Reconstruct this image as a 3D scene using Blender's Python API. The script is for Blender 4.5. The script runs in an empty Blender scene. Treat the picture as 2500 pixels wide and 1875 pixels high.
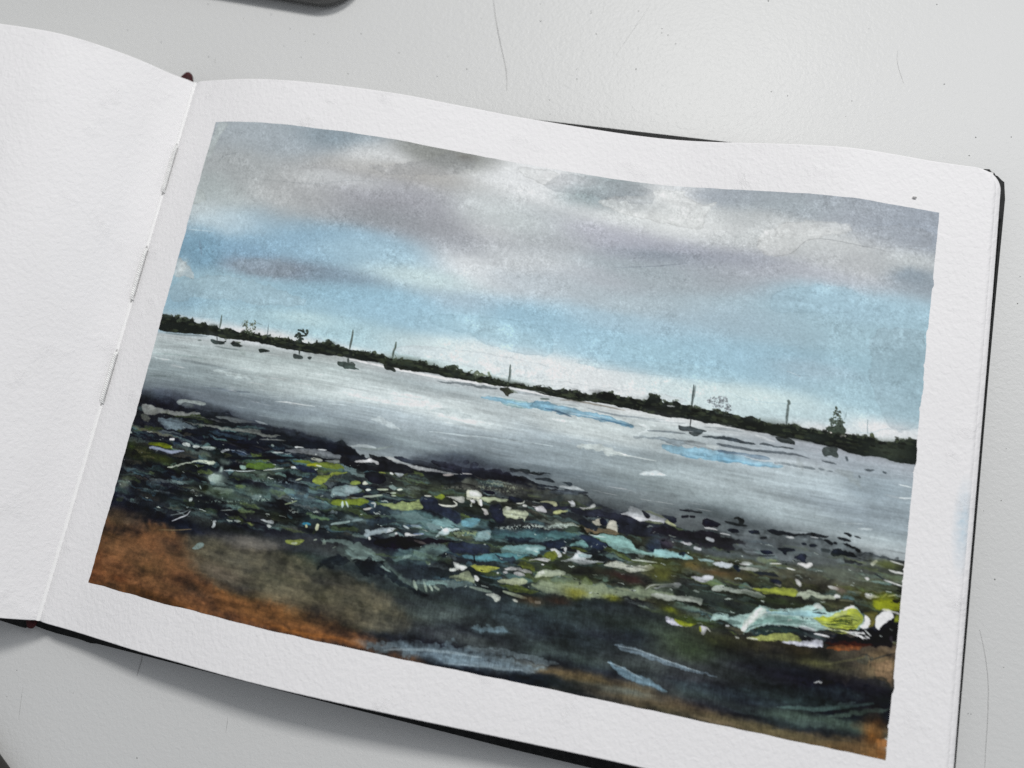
import bpy, bmesh, math, random
import numpy as np
from mathutils import Matrix, Vector

# ------------------------------------------------------------------ camera, light, exposure
# all measurements below are in centimetres, the scene is in metres; the origin is the lower end of the gutter
CM = 0.01
sc = bpy.context.scene
cam = bpy.data.cameras.new('camera')
cam_ob = bpy.data.objects.new('camera', cam)
sc.collection.objects.link(cam_ob)
sc.camera = cam_ob
cam.sensor_width = 36.0
cam.lens = 1796.65 / 2500 * 36
cam.clip_start = 0.005
cam.clip_end = 50.0
_w = Vector((0.178190, 0.119887, 0.177610))
cam_ob.matrix_world = Matrix.Translation(Vector((12.77400, 4.89874, 17.41887)) * CM) @ Matrix.Rotation(_w.length, 4, _w.normalized())
cam.dof.use_dof = True
cam.dof.focus_distance = 0.181
cam.dof.aperture_fstop = 8.0

world = bpy.data.worlds.new('World')
sc.world = world
world.use_nodes = True
bg = world.node_tree.nodes['Background']
bg.inputs[0].default_value = (0.90, 0.94, 1.0, 1)
bg.inputs[1].default_value = 0.29

def lamp(name, loc, target, size, size_y, watts, col):
    l = bpy.data.lights.new(name, 'AREA')
    l.shape = 'RECTANGLE'; l.size = size; l.size_y = size_y; l.energy = watts; l.color = col
    o = bpy.data.objects.new(name, l)
    sc.collection.objects.link(o)
    o.location = Vector(loc) * CM
    o.rotation_euler = (Vector(target) * CM - o.location).to_track_quat('-Z', 'Y').to_euler()
    return o
lamp('window_light', (17, 66, 84), (12, 8, 0), 0.22, 0.13, 5.9, (1.0, 0.985, 0.96))
lamp('side_window_light', (62, 52, 72), (12, 8, 0), 0.35, 0.25, 2.4, (0.97, 0.985, 1.0))

sc.view_settings.view_transform = 'Standard'
sc.view_settings.look = 'None'
sc.view_settings.exposure = 0.0
sc.view_settings.gamma = 1.0
sc.view_settings.use_curve_mapping = False
sc.cycles.use_denoising = False
sc.cycles.max_bounces = 6

# ------------------------------------------------------------------ helpers
def mesh_obj(name, verts, faces, mat, parent=None, smooth=True):
    me = bpy.data.meshes.new(name)
    me.from_pydata([tuple(float(c) * CM for c in v) for v in verts], [], faces)
    me.update()
    if smooth:
        me.polygons.foreach_set('use_smooth', [True] * len(me.polygons))
    me.materials.append(mat)
    o = bpy.data.objects.new(name, me)
    sc.collection.objects.link(o)
    if parent is not None:
        o.parent = parent
    return o

def bm_obj(name, bm, mat, parent=None, smooth=True):
    me = bpy.data.meshes.new(name)
    bmesh.ops.recalc_face_normals(bm, faces=bm.faces)
    bm.to_mesh(me); bm.free()
    if smooth:
        me.polygons.foreach_set('use_smooth', [True] * len(me.polygons))
    me.materials.append(mat)
    o = bpy.data.objects.new(name, me)
    sc.collection.objects.link(o)
    if parent is not None:
        o.parent = parent
    return o

def tag(o, label=None, cat=None, group=None, kind=None):
    if label: o['label'] = label
    if cat: o['category'] = cat
    if group: o['group'] = group
    if kind: o['kind'] = kind
    return o

def material(name, base=(.8, .8, .8), rough=.5, spec=.5):
    m = bpy.data.materials.new(name)
    m.use_nodes = True
    b = m.node_tree.nodes['Principled BSDF']
    b.inputs['Base Color'].default_value = (*base, 1)
    b.inputs['Roughness'].default_value = rough
    b.inputs['Specular IOR Level'].default_value = spec
    return m, m.node_tree, b

def node(nt, t, **kw):
    n = nt.nodes.new(t)
    for k, v in kw.items():
        if k in n.inputs: n.inputs[k].default_value = v
        else: setattr(n, k, v)
    return n

def noise(nt, vec, scale, detail=2.0, rough=.5, dist=0.0):
    n = node(nt, 'ShaderNodeTexNoise', Scale=scale, Detail=detail, Roughness=rough, Distortion=dist)
    nt.links.new(vec, n.inputs['Vector'])
    return n.outputs['Fac']

def math_n(nt, op, a, b):
    n = node(nt, 'ShaderNodeMath', operation=op)
    for i, v in enumerate((a, b)):
        if isinstance(v, (int, float)): n.inputs[i].default_value = v
        else: nt.links.new(v, n.inputs[i])
    return n.outputs[0]

def coords(nt, scale=(1, 1, 1), rot=(0, 0, 0)):
    g = node(nt, 'ShaderNodeNewGeometry')
    mp = node(nt, 'ShaderNodeMapping')
    mp.inputs['Scale'].default_value = scale
    mp.inputs['Rotation'].default_value = rot
    nt.links.new(g.outputs['Position'], mp.inputs['Vector'])
    return mp.outputs[0]

def tint(nt, b, c0, c1, fac, lo=.35, hi=.65):
    r = node(nt, 'ShaderNodeValToRGB')
    r.color_ramp.elements[0].position = lo; r.color_ramp.elements[0].color = (*c0, 1)
    r.color_ramp.elements[1].position = hi; r.color_ramp.elements[1].color = (*c1, 1)
    nt.links.new(fac, r.inputs[0])
    nt.links.new(r.outputs[0], b.inputs['Base Color'])
    return r

def bump(nt, b, h, strength, dist):
    n = node(nt, 'ShaderNodeBump', Strength=strength, Distance=dist)
    nt.links.new(h, n.inputs['Height'])
    nt.links.new(n.outputs[0], b.inputs['Normal'])
    return n

# ------------------------------------------------------------------ materials
def table_material():
    m, nt, b = material('white_laminate', (.60, .603, .60), .38, .36)
    v = coords(nt)
    tint(nt, b, (.605, .61, .602), (.635, .638, .632), noise(nt, v, 9, 3), .3, .7)
    # fine orange-peel grain of the laminate
    h = math_n(nt, 'ADD', noise(nt, v, 900, 1.5, .5, .6), math_n(nt, 'MULTIPLY', noise(nt, v, 2300, 1, .5), .35))
    bump(nt, b, h, .75, .00012)
    r = node(nt, 'ShaderNodeMapRange'); r.inputs['To Min'].default_value = .36; r.inputs['To Max'].default_value = .47
    nt.links.new(noise(nt, v, 14, 4), r.inputs[0]); nt.links.new(r.outputs[0], b.inputs['Roughness'])
    return m

def tooth(nt, v):
    "cold-pressed paper: felt marks about 1 mm long over a finer grain"
    a = noise(nt, v, 860, 2.0, .55, .4)
    c = noise(nt, coords(nt, (1.0, .55, 1.0), (0, 0, .5)), 1150, 1.5, .5)
    return math_n(nt, 'ADD', a, math_n(nt, 'MULTIPLY', c, .7))

def paper_material(name='watercolour_paper', col=(.83, .82, .825), stain=False):
    m, nt, b = material(name, col, .9, .12)
    v = coords(nt)
    tint(nt, b, tuple(c * .985 for c in col), tuple(min(1, c * 1.01) for c in col), noise(nt, v, 60, 4), .3, .7)
    if stain:
        # pale blue smear of paint that rubbed off near the fore edge
        g = node(nt, 'ShaderNodeNewGeometry')
        mp = node(nt, 'ShaderNodeMapping', vector_type='TEXTURE')
        mp.inputs['Location'].default_value = (.2088, .0640, 0); mp.inputs['Scale'].default_value = (.0022, .0105, .05); mp.inputs['Rotation'].default_value = (0, 0, .02)
        nt.links.new(g.outputs['Position'], mp.inputs['Vector'])
        ln = node(nt, 'ShaderNodeVectorMath', operation='LENGTH'); nt.links.new(mp.outputs[0], ln.inputs[0])
        msk = math_n(nt, 'MULTIPLY', math_n(nt, 'SUBTRACT', 1.15, ln.outputs['Value']), math_n(nt, 'MULTIPLY', noise(nt, v, 700, 3, .6), 1.1))
        cl = node(nt, 'ShaderNodeClamp'); nt.links.new(msk, cl.inputs[0])
        mx = node(nt, 'ShaderNodeMix', data_type='RGBA'); nt.links.new(cl.outputs[0], mx.inputs[0])
        src = b.inputs['Base Color'].links[0].from_socket
        nt.links.new(src, mx.inputs[6]); mx.inputs[7].default_value = (.45, .60, .70, 1)
        nt.links.new(mx.outputs[2], b.inputs['Base Color'])
    h = tooth(nt, v)
    # scuffed fibres where masking tape was pulled off the margin
    sc_ = node(nt, 'ShaderNodeValToRGB')
    sc_.color_ramp.elements[0].position = .60; sc_.color_ramp.elements[0].color = (0, 0, 0, 1)
    sc_.color_ramp.elements[1].position = .72; sc_.color_ramp.elements[1].color = (1, 1, 1, 1)
    nt.links.new(noise(nt, v, 95, 2), sc_.inputs[0])
    f = math_n(nt, 'MULTIPLY', math_n(nt, 'MULTIPLY', sc_.outputs[0], noise(nt, v, 800, 4, .7, 1.5)), 1.6)
    bump(nt, b, math_n(nt, 'ADD', h, f), .95, .00016)
    b.inputs['Subsurface Weight'].default_value = 0.0
    return m

def painted_material():
    m, nt, b = material('watercolour_paint', (.5, .5, .5), .8, .14)
    at = node(nt, 'ShaderNodeVertexColor', layer_name='pigment')
    v = coords(nt)
    # pigment granulating in the paper tooth
    g = node(nt, 'ShaderNodeMapRange')
    g.inputs['From Min'].default_value = .3; g.inputs['From Max'].default_value = .7
    g.inputs['To Min'].default_value = .93; g.inputs['To Max'].default_value = 1.07
    nt.links.new(noise(nt, v, 1500, 2.5, .6), g.inputs[0])
    mu = node(nt, 'ShaderNodeMix', data_type='RGBA', blend_type='MULTIPLY'); mu.inputs[0].default_value = 1
    nt.links.new(at.outputs[0], mu.inputs[6]); nt.links.new(g.outputs[0], mu.inputs[7])
    nt.links.new(mu.outputs[2], b.inputs['Base Color'])
    bump(nt, b, tooth(nt, v), .8, .00014)
    return m

def block_material():
    m, nt, b = material('page_edges', (.78, .775, .77), .85, .15)
    v = coords(nt, (60, 60, 2600))
    tint(nt, b, (.60, .595, .585), (.80, .795, .79), noise(nt, v, 1, 2), .35, .6)
    return m

def cover_material():
    m, nt, b = material('black_bookcloth', (.008, .009, .009), .6, .22)
    v = coords(nt)
    tint(nt, b, (.005, .006, .006), (.014, .015, .015), noise(nt, v, 900, 2), .35, .65)
    bump(nt, b, noise(nt, v, 1800, 2), .5, .0001)
    return m

M_TABLE = table_material()
M_PAPER = paper_material()
M_PAPER_USED = paper_material('smudged_paper', stain=True)
M_PAINT = painted_material()
M_BLOCK = block_material()
M_COVER = cover_material()
def simple(name, base, rough, spec=.4, var=.15, scale=700):
    m, nt, b = material(name, base, rough, spec)
    v = coords(nt)
    tint(nt, b, tuple(c * (1 - var) for c in base), tuple(c * (1 + var) for c in base), noise(nt, v, scale, 2), .3, .7)
    return m
M_THREAD = simple('linen_thread', (.88, .88, .87), .6, .3, .08)
M_HOLE_SHADE = simple('needle_hole_shade', (.42, .415, .41), .9, .1, .2)  # grey that stands in for the shade inside the holes
M_FOLD_LIGHT = simple('fold_highlight_paper', (.87, .865, .86), .85, .15, .02)  # whiter than the pages, a highlight put into the fold's colour
M_RED = simple('dark_red_cloth', (.055, .012, .014), .7, .25, .5)
M_DIRT = simple('dry_dirt', (.07, .07, .068), .9, .1, .4)
M_HAIR = simple('grey_hair', (.42, .42, .415), .5, .4, .2)
M_DARK = simple('dark_plastic', (.035, .034, .030), .45, .4, .1, 60)
M_RIM = simple('grey_metal_rim', (.10, .10, .098), .35, .6, .05, 60)
M_FLAKE = simple('torn_paper', (.62, .61, .60), .9, .1, .1)

# ------------------------------------------------------------------ relief of the open spread
# page relief measured along the top and bottom of the sheet (cm)
TOPZ=[(0,-.32),(.5,-.17),(1,-.02),(2,.2),(3,.31),(4,.35),(5.3,.33),(6.3,.26),(7.3,.11),(8.2,-.02),(9,-.14),(10,-.23),(11.2,-.33),(12.4,-.39),(13.4,-.36),(14.5,-.21),(15.3,-.06),(16.4,.13),(17.5,.24),(18.4,.18),(19.5,.06),(21,.02),(22,0)]
BOTZ=[(0,-.42),(.9,-.3),(1.8,-.12),(3,.12),(4,.24),(5,.37),(6.2,.47),(7.6,.47),(9.3,.38),(11.5,.2),(13.5,.05),(15.6,-.06),(17,-.13),(18.2,-.2),(19.8,-.27),(21,-.24),(22,-.22)]
LTZ=[(0,-.32),(.3,-.22),(.67,-.04),(1.32,.47),(2.12,.93),(3.06,1.28),(4,1.4),(4.9,1.44),(7,1.4),(12,1.2),(21,.9)]
LBZ=[(0,-.42),(.35,-.2),(.85,.13),(1.5,.5),(2.4,.9),(3.2,1.1),(4.2,1.2),(7,1.2),(12,1.05),(21,.8)]
def _tab(pts,n=2200,x1=22.0):
    a=np.array(pts,float); xs=np.linspace(0,x1,n)
    x,z=a[:,0],a[:,1]; m=np.zeros(len(x)); d=np.diff(z)/np.diff(x)
    m[1:-1]=(d[:-1]*np.diff(x)[1:]+d[1:]*np.diff(x)[:-1])/(x[2:]-x[:-2]); m[0]=d[0]; m[-1]=d[-1]
    i=np.clip(np.searchsorted(x,xs)-1,0,len(x)-2); h=x[i+1]-x[i]; t=np.clip((xs-x[i])/h,0,1)
    r=(2*t**3-3*t*t+1)*z[i]+(t**3-2*t*t+t)*h*m[i]+(-2*t**3+3*t*t)*z[i+1]+(t**3-t*t)*h*m[i+1]
    k=np.hanning(61); k/=k.sum(); rp=np.pad(r,30,mode='edge'); s=np.convolve(rp,k,'valid')
    w=np.clip(xs/.4,0,1); return xs, r*(1-w)+s*w
_TT,_BT,_LT,_LB=(_tab(p) for p in (TOPZ,BOTZ,LTZ,LBZ))
HP=14.91
def page_z(x,y):
    "height of the open spread at x,y (cm, gutter x=0, bottom edge y=0)"
    x=np.asarray(x,float); y=np.asarray(y,float)
    t=np.clip(y/HP,0,1); t=t*t*(3-2*t)
    ax=np.abs(x)
    zr=np.interp(ax,_BT[0],_BT[1])*(1-t)+np.interp(ax,_TT[0],_TT[1])*t
    zl=np.interp(ax,_LB[0],_LB[1])*(1-t)+np.interp(ax,_LT[0],_LT[1])*t
    return np.where(x>=0,zr,zl)-.09*np.exp(-(ax/.13)**1.5)

def bend(x,y):
    "sideways drift of the sheet: the lower edge of the spread is pulled a little wider"
    x=np.asarray(x,float);t=1-np.clip(np.asarray(y,float)/HP,0,1)
    return x+t*(-.2+.33*(x-1)/18.7)*np.clip(1+x/3,0,1)-np.clip(1-np.abs(x),0,1)*(.15-.04*t)

# ------------------------------------------------------------------ the watercolour
PW,PH=1240,828                      # samples across the painted rectangle, 0.15 mm apart
PU=1862.0/PW                        # painting units (0.1 mm) per sample
def _noise(seed,sx,sy,beta=0.0):
    "smooth random field, unit variance; sx, sy = feature size in samples"
    r=np.random.RandomState(seed).standard_normal((PH,PW))
    fy=np.fft.fftfreq(PH)[:,None];fx=np.fft.rfftfreq(PW)[None,:]
    k=(fx*sx)**2+(fy*sy)**2
    f=np.exp(-k*2.0) if beta==0 else 1/(1+k*8)**(beta/2)
    n=np.fft.irfft2(np.fft.rfft2(r)*f,s=(PH,PW));return (n/n.std()).astype(np.float32)
def _rgb(*c):
    v=np.array(c,np.float32)/255;l=v.mean();b=1-.05*min(1,4*l*(1-l))*min(1,(v.max()-v.min())*4)
    if v[1]>v[2]*1.35 and l>.15: b*=.90
    v=(l+(v-l)*.84)*b
    if v[2]>v[0]+.06 and l>.55: v=v+np.array([.010,.020,.008],np.float32)
    return v
def paint(ops):
    fine=_noise(1,2.2,2.2);grain=_noise(2,5,5,3);mid=_noise(3,26,16,2.6);big=_noise(4,150,60,3)
    streak=_noise(5,42,3.6,2.2);thin=_noise(15,90,1.6,2.0)*np.clip(_noise(16,60,40,3)*.7+.6,0,2);wx=_noise(6,9,7,2.2);wy=_noise(7,9,7,2.2);bx=_noise(8,90,50,3);by=_noise(9,90,50,3)
    yy,xx=np.mgrid[0:PH,0:PW].astype(np.float32);X=(xx+.5)*PU;Y=(yy+.5)*PU
    tree=np.interp(X[0],[0,300,700,1100,1500,1862],[590,590,588,585,588,600])[None,:]
    t=np.clip(Y/tree,0,1)[...,None]
    img=_rgb(178,183,186)*(1-t)+_rgb(183,206,217)*t
    w=(np.clip((Y-tree)/20,0,1))[...,None];img=img*(1-w)+_rgb(170,177,180)*w
    # first washes: every wet patch of sky and water spreads until it meets its neighbours
    sk=8;Xl=X[::sk,::sk];Yl=Y[::sk,::sk];Tl=np.broadcast_to(tree,X.shape)[::sk,::sk]
    num=np.zeros(Xl.shape+(3,));den=np.full(Xl.shape,1e-4)
    num+=1e-4*img[::sk,::sk]
    for ln in ops.split('\n'):
        f=ln.split()
        if not f or f[0]!='g': continue
        x,y,rx,ry=map(float,f[6:10]);ty=np.interp(x,[0,300,700,1100,1500,1862],[590,590,588,585,588,600])
        if y>ty+200 or rx<40: continue
        side=(Yl<Tl) if y<ty else (Yl>=Tl)
        k=np.exp(-((Xl-x)/(rx*1.5))**2-((Yl-y)/(ry*1.6))**2)*side*float(f[4])+1e-9
        k=k**1.5;num+=k[...,None]*_rgb(*map(int,f[1:4]));den+=k
    lo=num/den[...,None]
    gy=np.clip((np.arange(PH))/sk,0,lo.shape[0]-1.001);gx=np.clip(np.arange(PW)/sk,0,lo.shape[1]-1.001)
    iy=gy.astype(int);ix=gx.astype(int);fy=(gy-iy)[:,None,None];fx=(gx-ix)[None,:,None]
    img=(lo[iy][:,ix]*(1-fx)+lo[iy][:,ix+1]*fx)*(1-fy)+(lo[iy+1][:,ix]*(1-fx)+lo[iy+1][:,ix+1]*fx)*fy
    img=img.astype(np.float32)
    def box(x0,x1,y0,y1,m):
        a=max(0,int((x0-m)/PU));b=min(PW,int((x1+m)/PU)+2);c=max(0,int((y0-m)/PU));d=min(PH,int((y1+m)/PU)+2)
        return (slice(c,d),slice(a,b)) if a<b and c<d else None
    def mix(s,col,a):
        a=np.clip(a,0,1)[...,None];img[s]=img[s]*(1-a)+col*a
    rnd=random.Random(41)
    def bushes():
        for _ in range(900):
            ix=rnd.randrange(4,PW-4);c0=int(505/PU);col=img[c0:int(600/PU),ix].mean(1);d=np.nonzero(col<.22)[0]
            if len(d)<4: continue
            top=d[0];bot=d[-1];inside=rnd.random()<.55
            yy_=(c0+(rnd.uniform(top,bot) if inside else top+rnd.uniform(-1.2,2.5)))*PU;x=ix*PU
            if inside: c=np.array([.20,.225,.165])*rnd.uniform(.15,1.45);rx=rnd.uniform(3,13);ry=rnd.uniform(1.5,4.5);al=rnd.uniform(.25,.7)
            else: c=np.array([.22,.25,.20])*rnd.uniform(.3,1.4);rx=rnd.uniform(1.6,6.5);ry=rnd.uniform(1.8,6.0);al=rnd.uniform(.45,.9)
            s=box(x-rx,x+rx,yy_-ry,yy_+ry,3)
            if s is None: continue
            dx=(X[s]-x+wx[s])/rx;dy=(Y[s]-yy_+wy[s]*.6)/ry
            mix(s,c.astype(np.float32),np.clip((1-dx*dx-dy*dy)*2.2,0,1)*al)
    def dabs(mode):
        if mode==4: return bushes()
        n={1:1250,2:380,3:420}[mode]
        for _ in range(n):
            x=rnd.uniform(0,1862);top=np.interp(x,[0,330,580,1010,1210,1550,1862],[800,800,838,812,845,835,842])
            bot=np.interp(x,[0,240,690,860,1240,1500,1862],[1030,1040,1000,1075,1020,1050,1000])
            if mode==3: y=rnd.uniform(bot-30,1240)
            else: y=top+(bot-top)*rnd.random()**(1.0 if mode==1 else .9)
            long=mode==1 and rnd.random()<.14
            if mode==1: rx=rnd.uniform(40,105) if long else rnd.uniform(6,38);ry=rnd.uniform(1.8,7.5);al=rnd.uniform(.25,.62)
            elif mode==2: rx=rnd.uniform(1.2,8)*(.6 if rnd.random()<.6 else 1.2);ry=rnd.uniform(.7,1.9);al=rnd.uniform(.3,.8)
            else: rx=rnd.uniform(8,60);ry=rnd.uniform(3,13);al=rnd.uniform(.12,.36)
            amp=rnd.uniform(-7,7) if long else rnd.uniform(-1.5,1.5)
            s=box(x-rx*1.3,x+rx*1.3,y-ry*1.6-abs(amp),y+ry*1.6+abs(amp),5)
            if s is None: continue
            iy=min(PH-1,int(y/PU));ix=min(PW-1,int(x/PU));c=img[iy,ix].copy();l=float(c.mean())
            if mode==1:
                r=rnd.random()
                if r<.34: c=c*rnd.uniform(.25,.7)
                elif r<.5: c=c*.5+np.array([.30,.40,.38])*rnd.uniform(.5,1.1)
                elif r<.64: c=c*.5+np.array([.34,.40,.16])*rnd.uniform(.35,.95)
                elif r<.76: c=c*.5+np.array([.22,.32,.36])*rnd.uniform(.5,1.2)
                elif r<.87: c=c*.6+np.array([.30,.27,.20])*rnd.uniform(.4,.8)
                else: c=c*.6+np.array([.42,.47,.46])*rnd.uniform(.4,.9)
            elif mode==2:
                c=np.array([.74,.79,.76])*rnd.uniform(.55,1.0) if rnd.random()<.55 else np.array([.04,.05,.06])
            else: c=c*rnd.choice([.45,.6,.75,1.35,1.6])
            tilt=rnd.uniform(-.08,.12)
            dx=(X[s]-x+wx[s]*min(rx*.3,3.5));dy=(Y[s]-y-dx*tilt-amp*np.sin(dx/rx*2.6+x)+wy[s]*min(ry*.5,2.0))
            d=(np.abs(dx/rx)**2.6+np.abs(dy/ry)**2.2)
            a=np.clip((1-d)*(1.8 if mode==1 else 3.0 if mode==2 else 1.0),0,1)*al*(np.clip(.9+.3*streak[s]+.1*fine[s],0,1.1) if mode==1 else 1)
            mix(s,np.clip(c,0,1).astype(np.float32),a)
    for ln in ops.split('\n'):
        f=ln.split()
        if not f: continue
        if f[0]=='m': dabs(int(f[1]));continue
        k,col,al,w=f[0],_rgb(*map(int,f[1:4])),float(f[4]),float(f[5])
        if k=='g':
            x,y,rx,ry=map(float,f[6:10])
            s=box(x-rx*2,x+rx*2,y-ry*2,y+ry*2,8)
            if s is None: continue
            dx=(X[s]-x+bx[s]*min(rx*.22,16)+wx[s]*1.5)/rx;dy=(Y[s]-y+by[s]*min(ry*.3,10)+wy[s]*1.2)/ry
            r2=dx*dx+dy*dy
            a=al*np.exp(-(r2**1.25)*.9)*(1+.07*mid[s]+.04*grain[s]+.09*streak[s]*(620<y<840)+.10*mid[s]*(y>840))
            mix(s,col,a);continue
        q=np.array(f[6:],float).reshape(-1,2)
        if k=='b':                                   # foliage: a cluster of small leaf dabs
            x,y=q[0];rx,ry=q[1];rx=max(rx,1);ry=max(ry,1)
            for _ in range(int(w)):
                a_=rnd.uniform(0,6.283);r_=rnd.random()**.6;cx=x+rx*r_*math.cos(a_);cy=y+ry*r_*math.sin(a_);e=rnd.uniform(1.3,3.2)
                s=box(cx-e,cx+e,cy-e,cy+e,3)
                if s is None: continue
                dx=(X[s]-cx+wx[s]*.6)/e;dy=(Y[s]-cy+wy[s]*.6)/(e*rnd.uniform(.6,1.3))
                mix(s,col*rnd.uniform(.6,1.25),np.clip((1-dx*dx-dy*dy)*2,0,1)*al)
            continue
        if q[:,1].mean()>805 and col.mean()>.5: col=(col.mean()+(col-col.mean())*.9)*.9
        for _ in range(1):       # brush shapes have no hard corners
            if k=='s':
                a_=q[:-1]*.75+q[1:]*.25;b_=q[:-1]*.25+q[1:]*.75
                q=np.r_[q[:1],np.stack([a_,b_],1).reshape(-1,2),q[-1:]]
            else:
                n_=np.roll(q,-1,0);q=np.stack([q*.78+n_*.22,q*.22+n_*.78],1).reshape(-1,2)
        if k in 'pdq':
            rag=max(w,1.2) if k!='q' else w*.55
            s=box(q[:,0].min(),q[:,0].max(),q[:,1].min(),q[:,1].max(),rag*3+4+(w*2 if k=='q' else 0))
            if s is None: continue
            px=X[s]+wx[s]*rag*.75;py=Y[s]+wy[s]*rag*.6
            if k=='q': px=X[s]+bx[s]*w*.8+mid[s]*w*.35;py=Y[s]+by[s]*w*.5+wy[s]*1.5+grain[s]*w*.12
            d=np.full(px.shape,1e9,np.float32);ins=np.zeros(px.shape,bool)
            for (ax,ay),(bx_,by_) in zip(q,np.roll(q,-1,0)):
                ex,ey=bx_-ax,by_-ay;L=ex*ex+ey*ey+1e-9
                tt=np.clip(((px-ax)*ex+(py-ay)*ey)/L,0,1)
                d=np.minimum(d,(px-ax-tt*ex)**2+(py-ay-tt*ey)**2)
                if ay!=by_: ins^=((ay>py)!=(by_>py))&(px<(bx_-ax)*(py-ay)/(by_-ay)+ax)
            sd=np.where(ins,1,-1)*np.sqrt(d)
            soft=1.5+(rag*.35 if rag>3 else 0)
            if k=='q': soft=w*2.4
            a=np.clip(sd/soft+.5,0,1)
            if k=='q': a=a*a*(3-2*a)*(1+.10*mid[s]+.06*grain[s])
            if k=='d': a=a*np.clip((fine[s]*.7+streak[s]*.5+.1)*1.6,0,1)*np.clip(sd/6,.15,1)*1.1
            tex=.5 if q[:,1].mean()<590 else 1
            c=col*(1+tex*(.035*mid[s]+.04*grain[s]+.03*streak[s]))[...,None]
            rim=np.exp(-((sd-1.2)/1.5)**2)[...,None] if k=='p' else 0
            c=c*(1-.13*rim)
            br=np.clip(.98+.13*streak[s]+.05*fine[s],.5,1.02) if q[:,1].mean()>800 and k=='p' and al<.955 else 1+.06*mid[s]
            mix(s,np.clip(c,0,1),al*a*br);continue
        if k=='s':
            hw=max(w*.5,.55)
            if col.mean()>.8 and 600<q[:,1].mean()<790: al*=.72
            s=box(q[:,0].min(),q[:,0].max(),q[:,1].min(),q[:,1].max(),hw*2+5)
            if s is None: continue
            j=min(hw*.28,4) if hw>4 else hw*.10;px=X[s]+wx[s]*j;py=Y[s]+wy[s]*j*1.3
            L=np.r_[0,np.cumsum(np.hypot(*np.diff(q,axis=0).T))];T=max(L[-1],1e-6)
            best=np.full(px.shape,-1e9,np.float32)
            for i in range(len(q)-1):
                ax,ay=q[i];ex,ey=q[i+1]-q[i];LL=ex*ex+ey*ey+1e-9
                tt=np.clip(((px-ax)*ex+(py-ay)*ey)/LL,0,1)
                u=(L[i]+tt*math.sqrt(LL))/T
                ww=hw*(1-.55*np.abs(2*u-1)**3) if T>hw*4 else hw
                best=np.maximum(best,ww-np.sqrt((px-ax-tt*ex)**2+(py-ay-tt*ey)**2))
            a=np.clip(best/(1.2+hw*.25)+.5,0,1)
            if hw>14: a=a*np.clip(best/(hw*.5),0,1)*(1+.2*grain[s])
            mix(s,np.clip(col*(1+.05*mid[s]+.04*grain[s])[...,None],0,1),al*a)
    sh=np.clip((Y-800)/60,0,1)[...,None];img=img*(1-sh)+np.clip((np.clip(img,0,1)**.90-.27)*1.20+.27,.015,1)*sh
    lum=img.mean(2,keepdims=True)
    # pigment settling in the tooth of the paper
    g=(fine*.5+grain*.55)[...,None];sky=np.clip((tree+10-Y)/20,0,1)[...,None]
    img*=1+g*(.024*(lum*(1.15-lum)*4))*(.8+.5*np.clip(mid,-1,2)[...,None]*sky)+(fine*.015)[...,None]*sky*np.clip((.80-lum)*6,.4,1.6)
    img*=1+(streak*.026+np.clip(thin,-2.5,3)*.016)[...,None]*(1-sky*.93)*(1-.75*np.clip((Y-830)/40,0,1))[...,None]
    img*=1+(mid*.006)[...,None]*sky
    wat=np.clip((Y-tree)/30,0,1)*np.clip((830-Y)/60,0,1)
    wl=_noise(31,110,14,2.6)*.5+_noise(32,60,5,2.4)*.5
    img*=1+(wat*(wl*.055))[...,None]
    img*=1+wat[...,None]*(np.array([.05,.085,.085],np.float32))
    hl=np.clip(_noise(33,46,1.8,1.6)-1.45,0,1.2)*np.clip(_noise(34,70,26,3)+.5,0,1.5)
    img+=((.86-img)*(wat*np.clip(hl*.5,0,.5))[...,None])
    img*=1+(_noise(11,60,30,3)*.012)[...,None]
    dk=np.clip((.42-lum)/.3,0,1)*(1-sky)
    img*=1+dk*(mid*.13+_noise(12,22,7,2.6)*.10+grain*.07+fine*.045)[...,None]
    low=np.clip((Y-985)/60,0,1)[...,None]*(1-sky)
    img*=1+low*(_noise(35,13,2.4,1.6)*.035)[...,None]
    img*=1+low*(_noise(36,1.3,8,1.4)*.05*np.clip((X-650)/150,0,1))[...,None]
    img+=dk*(_noise(13,60,12,2.6)[...,None]*np.array([.002,.006,-.002],np.float32))
    return np.clip(img,.012,1)

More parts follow.
